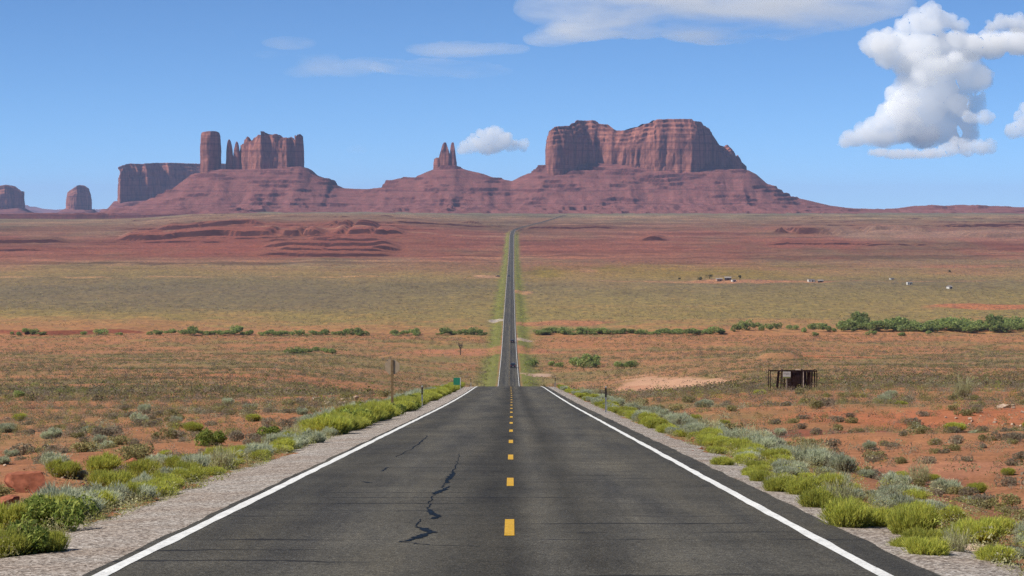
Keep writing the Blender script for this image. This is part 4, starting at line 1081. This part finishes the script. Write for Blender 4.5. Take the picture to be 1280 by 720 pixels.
for px in (963.5, 980, 1005, 1021.5):
    MB().box((shx(px), 1.1, H * 1.03), (.08, 2.4, .08), (.01, 0, 0)).build("roof_beam", M_WOOD, r)
MB().box((shx(998), .15, H * 1.055), (.55, .5, .05), (.05, .04, .1)).build("board", M_WOOD_PALE, r)
pxs = [974.6, 976.2, 979.5, 981.8, 983.6]
q = 988.5
while q < 1020:
    pxs.append(q); q += srn.uniform(.75, 1.1)
for px in pxs:
    w = srn.uniform(1.1, 1.75) * s
    if 1016.5 < px < 1019: continue
    lean = -.09 if px < 977 else srn.uniform(-.03, .03)
    z0 = srn.uniform(0, .22) if px > 984 else srn.uniform(0, .1)
    hh = H * srn.uniform(.93, 1.0) - z0
    MB().box((shx(px) + srn.uniform(-.02, .02), 2.12 + srn.uniform(-.06, .02) if px < 984 else srn.uniform(.08, .16) + (1.0 if srn.random() < .3 else 0), z0 + hh / 2), (w, .03, hh), (0, -lean, srn.uniform(-.1, .1))).build("plank", M_WOOD, r)
for i in range(24):
    px = 986.5 + i * 1.36
    if 1015.5 < px < 1017.5: continue
    MB().box((shx(px), 2.10, H * .47), (srn.uniform(1.15, 1.5) * s, .03, H * srn.uniform(.90, .96)), (0, srn.uniform(-.02, .02), 0)).build("plank", M_WOOD, r)
MB().box((shx(985), 1.0, .78), (16 * s, .6, .05)).build("counter", M_WOOD, r)
# the white notice leaning on the stall has its own stake
nx, _, nz = on_ground(984, SD - .35)
r = empty("notice_board", (nx, SD - .35, nz - .05)); tag(r, "small white notice with dark scribbled lettering staked in front of the wooden stall", "sign")
MB().box((0, 0, H * .40), (.09, .05, H * .80)).build("stake", M_WOOD_PALE, r)
p = MB().box((0, -.04, H * .80), (9.5 * s, .02, 8.2 * s)).build("panel", M_WHITE, r)
b = MB()
for (zz_, ws) in ((.16, (.12, .16, .10, .15)), (-.02, (.20, .10, .14, .09))):
    xx = -.36
    for w in ws:
        for q in range(4):
            b.box((xx + w * q / 4, -.053 - .001 * q, H * .82 + zz_), (.018, .004, srn.uniform(.07, .13)), (0, srn.uniform(-.9, .9), 0))
        xx += w + .05
b.build("lettering", M_DARK, p)
MB().box((0, -.053, H * .80 - .29), (9.3 * s, .005, 1.9 * s)).build("lower_band", simple("olive_paint", (.16, .17, .05)), p)

# ------------------------------------------------------------------ vehicles
def car(name, d, x, paint, rz, label, group=None, z=None, van=False):
    gz = float(zroad(d)) if z is None else z
    slope = float(zroad(d + 3) - zroad(d - 3)) / 6 if z is None else 0
    r = empty(name, (x, d, gz), rz); tag(r, label, "car", group)
    r.rotation_euler = (slope if abs(rz) < 1 else -slope, 0, rz)
    L, W, hb, ht = 4.7, 1.86, .95, 1.72 if van else 1.48
    # side profile, tail at -y (towards us when driving away)
    body = [(-L / 2, .42), (-L / 2 + .05, .30), (-1.85, .25), (1.8, .25), (L / 2 - .04, .32), (L / 2, .55), (L / 2 - .12, .78), (1.25, .98), (-L / 2 + .14, 1.02), (-L / 2 + .02, .86)]
    b = MB(); b.prism(body, 'x', -W / 2, W / 2)
    bmesh.ops.bevel(b.bm, geom=[e for e in b.bm.edges if abs(e.verts[0].co.x - e.verts[1].co.x) < .01], offset=.07, segments=2, affect='EDGES')
    bo = b.build("body", paint, r, False)
    # cabin, tapered inwards to the roof
    b = MB()
    pr = [(-L / 2 + .22, 1.0), (-L / 2 + .48, ht - .07), (-L / 2 + .75, ht), (.25, ht), (.55, ht - .06), (1.3, 1.0)]
    lo = [(-L / 2 + .22, 1.0), (1.3, 1.0)]
    vs0 = [b.bm.verts.new((-W / 2 + .05 + (.16 if zv > 1.1 else 0), yv, zv)) for yv, zv in pr]; vs1 = [b.bm.verts.new((W / 2 - .05 - (.16 if zv > 1.1 else 0), yv, zv)) for yv, zv in pr]
    b.bm.faces.new(vs0); b.bm.faces.new(vs1[::-1])
    for i in range(6): b.bm.faces.new((vs0[i], vs1[i], vs1[(i + 1) % 6], vs0[(i + 1) % 6]))
    b.build("cabin", paint, r)
    b = MB(); b.box((0, -L / 2 + .338, 1.0 + (ht - 1.07) * .5), (W - .42, .02, (ht - 1.0) * .72), (-math.atan2(.26, ht - 1.07), 0, 0)); b.build("rear_window", M_GLASS, r)
    b = MB(); b.box((0, .945, 1.0 + (ht - 1.06) * .5), (W - .44, .02, (ht - 1.0) * .9), (math.atan2(.75, ht - 1.06), 0, 0)); b.build("windscreen", M_GLASS, r)
    for sx_ in (-1, 1):
        MB().box((sx_ * (W / 2 - .12), -.45, 1.0 + (ht - 1.05) * .5), (.02, 2.2, (ht - 1.05) * .7), (0, -sx_ * .3, 0)).build("side_window", M_GLASS, r)
        MB().box((sx_ * .72, -L / 2 + .04, .83), (.30, .08, .17), (0, 0, 0), .01).build("tail_light", M_TAIL, r)
        MB().box((sx_ * .68, L / 2 - .07, .66), (.36, .08, .15), (0, 0, 0), .01).build("headlight", M_WHITE, r)
        MB().box((sx_ * (W / 2 + .07), .85, 1.02), (.18, .10, .13), (0, 0, 0), .02).build("wing_mirror", paint, r)
        for yy in (-1.42, 1.42):
            w = MB().cyl((sx_ * (W / 2 - .24), yy, .33), (sx_ * (W / 2 + .01), yy, .33), .33, n=20).build("wheel", M_RUBBER, r)
            MB().cyl((sx_ * (W / 2 - .02), yy, .33), (sx_ * (W / 2 + .02), yy, .33), .20, n=14).build("rim", M_CHROME, w)
    r.scale = (1.12, 1.1, 1.14) if van else (1.06, 1, 1.04)
    MB().box((0, -L / 2 - .02, .48), (W - .1, .12, .20), (0, 0, 0), .02).build("bumper", M_DARK, r)
    MB().box((0, -L / 2 - .085, .62), (.36, .012, .14)).build("number_plate", M_WHITE, r)
    return r
car("car", 1005, 0 + float(xc(1005)) + 1.55, M_NAVY, 0, "dark blue car driving away in the right lane, nearer of the two", None, None, True)
car("car", 1288, float(xc(1288)) + 1.6, M_BLACK, 0, "black car farther ahead in the right lane", None, None, False)
car("car", 2620, float(xc(2620)) - 1.5, M_NAVY, math.pi, "tiny dark car coming towards us far down the left lane")
x, d, z = ground_at(622, 346); car("car", d, x, M_MAROON, 1.2, "tiny dark car parked on bare ground left of the far road", None, z)

# ------------------------------------------------------------------ homestead and trailers far across the plain
def house(px, py, w, h, depth, wall, roofm, label, cat="house", rz=.1, gable=True, name="house"):
    x, d, z = ground_at(px, py); sc = d / F
    r = empty(name, (x, d, z - .1), rz); tag(r, label, cat)
    W, Hh = w * sc * .8, h * sc * .85; hw = Hh * (.68 if gable else .9)
    MB().box((0, 0, hw / 2), (W, depth, hw)).build("wall", wall, r)
    if gable:
        MB().prism([(-depth / 2 - .3, hw - .02), (depth / 2 + .3, hw - .02), (0, Hh)], 'x', -W / 2 - .3, W / 2 + .3).build("roof", roofm, r)
    else:
        MB().box((0, 0, hw + .05), (W + .2, depth + .2, .16)).build("roof", roofm, r)
    MB().box((W * .12, -depth / 2 - .03, hw * .40), (.9, .06, hw * .78)).build("door", M_WOOD, r)
    for q in (-.3, .34):
        f = MB().box((W * q, -depth / 2 - .025, hw * .55), (W * .16, .06, hw * .34)).build("window", M_WHITE, r)
        MB().box((W * q, -depth / 2 - .06, hw * .55), (W * .13, .03, hw * .27)).build("pane", M_GLASS, f)
    return r
house(899, 351, 9, 4.2, 5, M_TANWALL, M_TIN, "low tan house at the homestead, beside the two dark trees", rz=.2)
house(910, 350.5, 10, 5.5, 6, M_WOOD, M_TIN, "dark brown house with tin roof at the homestead", rz=-.1)
house(917, 352, 6, 3, 4, M_WHITE, M_TIN, "small pale shed at the end of the homestead", "shed", .3, False, "shed")
house(1014, 353, 10, 4, 6, M_WHITE, M_TIN, "white trailer home in the small dark cluster", "trailer", .1, False, "trailer_home")
house(1026, 353, 8, 4, 5, M_WOOD, M_TIN, "dark brown shed behind the white trailer home", "shed", -.2, True, "shed")
house(1115, 350, 6, 2.6, 4, M_WHITE, M_TIN, "low white trailer alone on the yellow plain", "trailer", .1, False, "trailer_home")
house(1137, 356, 8, 4, 4, M_WHITE, M_WHITE, "plain white box trailer, brightest on the yellow plain", "trailer", .15, False, "trailer_home")
house(1187, 361, 6, 5, 4, M_WHITE, M_TIN, "white hut with a dark side on the far plain at right", "hut", .5, True, "hut")

def tree(px, py, h, w, label, dead=False, seed=1):
    x, d, z = ground_at(px, py); sc = d / F
    H, W = h * sc, w * sc
    r = empty("tree", (x, d, z - .1)); tag(r, label, "tree")
    b = MB(); rg = random.Random(seed)
    b.cyl((0, 0, 0), (rg.uniform(-.1, .1), 0, H * .55), H * .045, H * .025, 8)
    for k in range(7 if dead else 5):
        a = rg.uniform(0, 6.28); z0 = H * rg.uniform(.3, .55); e = H * rg.uniform(.7, .98)
        p1 = (math.cos(a) * W * .35, math.sin(a) * W * .35, e)
        b.cyl((0, 0, z0), p1, H * .018, H * .006, 6)
        if dead:
            for _ in range(3):
                p2 = (p1[0] + rg.uniform(-.3, .3) * W * .5, p1[1], e * rg.uniform(.85, 1.08)); b.cyl(((p1[0]) * .6, p1[1] * .6, (z0 + e) / 2 + .1), p2, H * .01, H * .004, 5)
    b.build("trunk", M_BARK, r)
    V, Fc, C = blades(110 if dead else 1300, W * .5, H * .78, 'tree', np.random.default_rng(seed))
    V[:, 2] += H * .26
    if dead: C = C * 0 + np.array([.13, .12, .07])
    link("crown", mesh_np("crown", V, Fc, C), M_PLANT, r)
tree(875, 351, 5, 8, "dark round tree at the homestead, on its road side", seed=31)
tree(887, 349, 6.5, 9, "dark spreading tree standing next to the tan homestead house", seed=32)
tree(925, 351, 8, 4, "tall narrow dark tree behind the homestead houses", seed=33)
tree(849, 351, 4, 2.5, "small dark lone tree on bare ground before the homestead", seed=34)
tree(1186, 341, 3, 5, "small dark tree far off on the orange slope", seed=35)
tree(575.5, 444, 17, 8, "thin half-bare sapling on the red flat left of the far road", True, seed=36)
# ------------------------------------------------------------------ clouds (real volumes far behind the buttes)
def cloud_material(name, dens, col=(1, 1, 1)):
    m = bpy.data.materials.new(name); m.use_nodes = True
    n = m.node_tree; n.nodes.clear()
    out = n.nodes.new("ShaderNodeOutputMaterial"); v = n.nodes.new("ShaderNodeVolumePrincipled")
    v.inputs['Color'].default_value = (*col, 1); v.inputs['Density'].default_value = dens; v.inputs['Anisotropy'].default_value = 0.0
    n.links.new(v.outputs[0], out.inputs['Volume'])
    try: m.cycles.homogeneous_volume = True
    except Exception: pass
    return m
M_CUMULUS = cloud_material("cumulus", 0.0042)
def streak_material(name, dens):
    m = bpy.data.materials.new(name); m.use_nodes = True
    n = m.node_tree; n.nodes.clear()
    out = n.nodes.new("ShaderNodeOutputMaterial"); v = n.nodes.new("ShaderNodeVolumePrincipled")
    v.inputs['Color'].default_value = (1, 1, 1, 1); v.inputs['Anisotropy'].default_value = 0.0
    f = noise(n, coords(n, (1 / 2600, 1 / 2600, 1 / 500)), 1.0, 5, 0.6, 0.4)
    n.links.new(ramp(n, f, [(0.42, g3(0.0)), (0.72, g3(dens))]), v.inputs['Density'])
    n.links.new(v.outputs[0], out.inputs['Volume'])
    m.cycles.volume_step_rate = 0.6
    return m
M_VEIL = cloud_material("cloud_veil", 0.00022)
M_CIRRUS = streak_material("thin_cloud", 0.0007); M_STREAK = streak_material("cloud_streak", 0.00038)
DC = 40000.0
def cloud(name, balls, mat, label, voxel=1.4, amp=3.2, lam=14, seed=0, sy=1.0, group=None, rough=1.0):
    """balls: photo px x, y, radius px, squash; one closed lumpy shell"""
    sc = DC / F
    bm = bmesh.new()
    rg = np.random.default_rng(seed)
    from mathutils import Matrix
    kids = []
    for (px, py, rad, sq) in balls:
        if rad < 5 or rough == 0: continue
        for _ in range(int(rough * (5 + rad * .35))):
            a = rg.uniform(-.5, 3.64); e = rg.normal(0, .6)
            r2 = rad * rg.uniform(.22, .46)
            kids.append((px + math.cos(a) * math.cos(e) * rad * .92, py - math.sin(a) * math.cos(e) * rad * sq * .92, r2, min(1, sq * 1.25), -math.sin(e) * rad * .9))
    for b_ in [(*b, rg.uniform(-.4, .4) * b[2]) for b in balls] + kids:
        px, py, rad, sq, dy = b_
        if rough == 0 and mat is not M_VEIL: rad *= 1.3
        m = Matrix.Translation(((px - 640) * sc, DC + dy * sc, -(py - HY) * sc)) @ Matrix.Diagonal((rad * sc, rad * sc * sy, rad * sc * sq, 1))
        bmesh.ops.create_icosphere(bm, subdivisions=2, radius=1, matrix=m)
    me = bpy.data.meshes.new(name); bm.to_mesh(me); bm.free()
    tmp = bpy.data.objects.new("tmp", me); COL.objects.link(tmp)
    md = tmp.modifiers.new("r", 'REMESH'); md.mode = 'VOXEL'; md.voxel_size = voxel * sc; md.use_smooth_shade = True
    if rough: sm = tmp.modifiers.new('s', 'SMOOTH'); sm.factor = .5; sm.iterations = 4
    dg = bpy.context.evaluated_depsgraph_get(); dg.update()
    me2 = bpy.data.meshes.new_from_object(tmp.evaluated_get(dg))
    bpy.data.objects.remove(tmp)
    n = len(me2.vertices)
    co = np.empty(n * 3, np.float32); me2.vertices.foreach_get("co", co); co = co.reshape(-1, 3)
    no = np.empty(n * 3, np.float32); me2.vertices.foreach_get("normal", no); no = no.reshape(-1, 3)
    q = co / (lam * sc)
    f = 1 - 2 * np.abs(fbm3(q[:, 0], q[:, 1] / max(sy, .5), q[:, 2], seed + 3, 5, .6) - .5)
    co = co + no * ((f - .66) * amp * 3.4 * sc)[:, None]
    me2.vertices.foreach_set("co", co.ravel()); me2.update()
    me2.materials.clear()
    me2.name = name
    return tag(link(name, me2, mat), label, "cloud", group)
cloud("cloud", [(1160, 20, 14, 1), (1145, 28, 14, .9), (1178, 27, 13, .9), (1195, 33, 12, .7), (1130, 34, 12, .7), (1160, 34, 20, .6),
                (1100, 58, 22, .8), (1085, 60, 11, .9), (1125, 54, 20, .7), (1150, 60, 26, .7), (1180, 58, 24, .7), (1210, 60, 24, .7), (1240, 58, 22, .7), (1270, 54, 22, .7), (1300, 54, 24, .8), (1110, 74, 18, .7), (1145, 78, 24, .7), (1180, 80, 24, .6),
                (1120, 118, 14, .8), (1135, 108, 14, .9), (1130, 132, 16, .8), (1112, 142, 17, .9), (1125, 152, 20, .8), (1098, 158, 16, .8), (1085, 168, 16, .8), (1070, 174, 15, .6), (1057, 178, 11, .5), (1105, 172, 20, .6), (1130, 168, 16, .6), (1152, 172, 17, .75), (1165, 165, 10, .8), (1150, 96, 16, .9)],
      M_CUMULUS, "tall white cumulus tower with a bulging top in the right of the sky", 1.3, 2.6, 14, 1)
cloud("cloud", [(1165, 105, 36, 1.0), (1185, 135, 34, .9), (1150, 135, 34, .9), (1205, 95, 30, .7), (1195, 165, 24, .7), (1160, 160, 30, .7)], cloud_material('rain_veil', .0020), "soft lavender veil of cloud inside the tall cumulus", 3.0, 7, 30, 5)
DC = 37200.0
cloud("cloud", [(1210, 147, 7, .8), (1220, 149, 7, .7), (1230, 147, 9, .9), (1236, 146, 5, .8)], M_CUMULUS, "tiny white puff beside the cumulus tower", 1.0, 3, 9, 7)
cloud("cloud", [(1100, 191, 12, .25), (1120, 193, 16, .25), (1140, 193, 18, .22), (1165, 192, 16, .25), (1185, 188, 12, .5), (1195, 183, 10, .9), (1207, 186, 12, .7), (1222, 185, 11, .8), (1235, 184, 9, .9)], M_CUMULUS, "flat white strip of cloud under the cumulus tower", 1.1, 3, 10, 9)
cloud("cloud", [(1266, 164, 9, .9), (1275, 158, 10, .9), (1285, 150, 12, 1), (1292, 165, 12, .9), (1272, 145, 6, .9), (1284, 138, 9, 1)], M_CUMULUS, "white cloud cut by the right edge of the view", 1.1, 3, 10, 11)
cloud("cloud", [(1238, 34, 10, .5), (1252, 30, 12, .7), (1268, 30, 14, .7), (1285, 32, 14, .7)], M_CUMULUS, "small white cap of cloud right of the tower's top", 1.1, 3, 10, 13)
DC = 40000.0
cloud("cloud", [(585, 184, 9, .7), (596, 180, 11, .8), (608, 174, 12, .9), (618, 172, 12, .9), (630, 176, 13, .8), (638, 180, 10, .7), (612, 184, 16, .5), (654, 182, 6, .9), (578, 187, 7, .5)], cloud_material('small_cumulus', .0042), "small white cumulus above the saddle beside the twin spire", 1.1, 3.6, 11, 15)
cloud("cloud", [(440, 187, 7, .5), (447, 186, 8, .6), (453, 188, 6, .4)], M_VEIL, "faint little wisp above the slope between the buttes", 1.2, 2, 9, 17, rough=0)
DC = 46000.0
cloud("cloud", [(690, 12, 40, .35), (740, 18, 60, .4), (800, 10, 60, .5), (860, 18, 60, .42), (920, 14, 60, .5), (980, 18, 60, .4), (1040, 10, 60, .35), (1090, 8, 40, .3), (720, 40, 40, .2), (690, 48, 30, .2), (900, 36, 60, .2), (780, -14, 80, .4), (960, -16, 90, .4)], M_CIRRUS, "long thin lavender sheet of cloud along the top of the sky", 3, 2.4, 40, 19, 2.0, rough=0)
cloud("cloud", [(380, 90, 20, .25), (405, 84, 30, .3), (430, 88, 30, .22), (395, 72, 24, .2), (460, 82, 34, .2), (360, 54, 28, .18), (340, 70, 18, .2)], M_STREAK, "pale streaky wisp of cloud above the castle butte", 2.2, 2, 26, 23, 1.5, rough=0)
cloud("cloud", [(500, 84, 30, .22), (540, 86, 40, .2), (580, 88, 40, .18), (612, 90, 24, .15), (570, 64, 50, .12), (620, 62, 34, .12)], M_STREAK, "flat pale streak of cloud left of the twin spire's sky", 2.2, 2, 26, 25, 1.5, rough=0)

# ------------------------------------------------------------------ haze: the air between here and the buttes
def haze(dens=2.3e-5):
    bm = bmesh.new()
    bmesh.ops.create_cube(bm, size=1)
    z0, z1 = -140.0, 340.0
    for v in bm.verts:
        v.co = (v.co.x * 30000, -300 if v.co.y < 0 else 36000, z0 if v.co.z < 0 else z1)
    me = bpy.data.meshes.new("haze"); bm.to_mesh(me); bm.free()
    m = bpy.data.materials.new("haze"); m.use_nodes = True
    n = m.node_tree; n.nodes.clear()
    out = n.nodes.new("ShaderNodeOutputMaterial"); v = n.nodes.new("ShaderNodeVolumePrincipled")
    v.inputs['Color'].default_value = (.46, .60, 1.0, 1); v.inputs['Density'].default_value = dens; v.inputs['Anisotropy'].default_value = 0.0
    n.links.new(v.outputs[0], out.inputs['Volume'])
    try: m.cycles.homogeneous_volume = True
    except Exception: pass
    tag(link("haze", me, m), "thin bluish haze in the air over the desert", None, None, 'stuff')
haze()
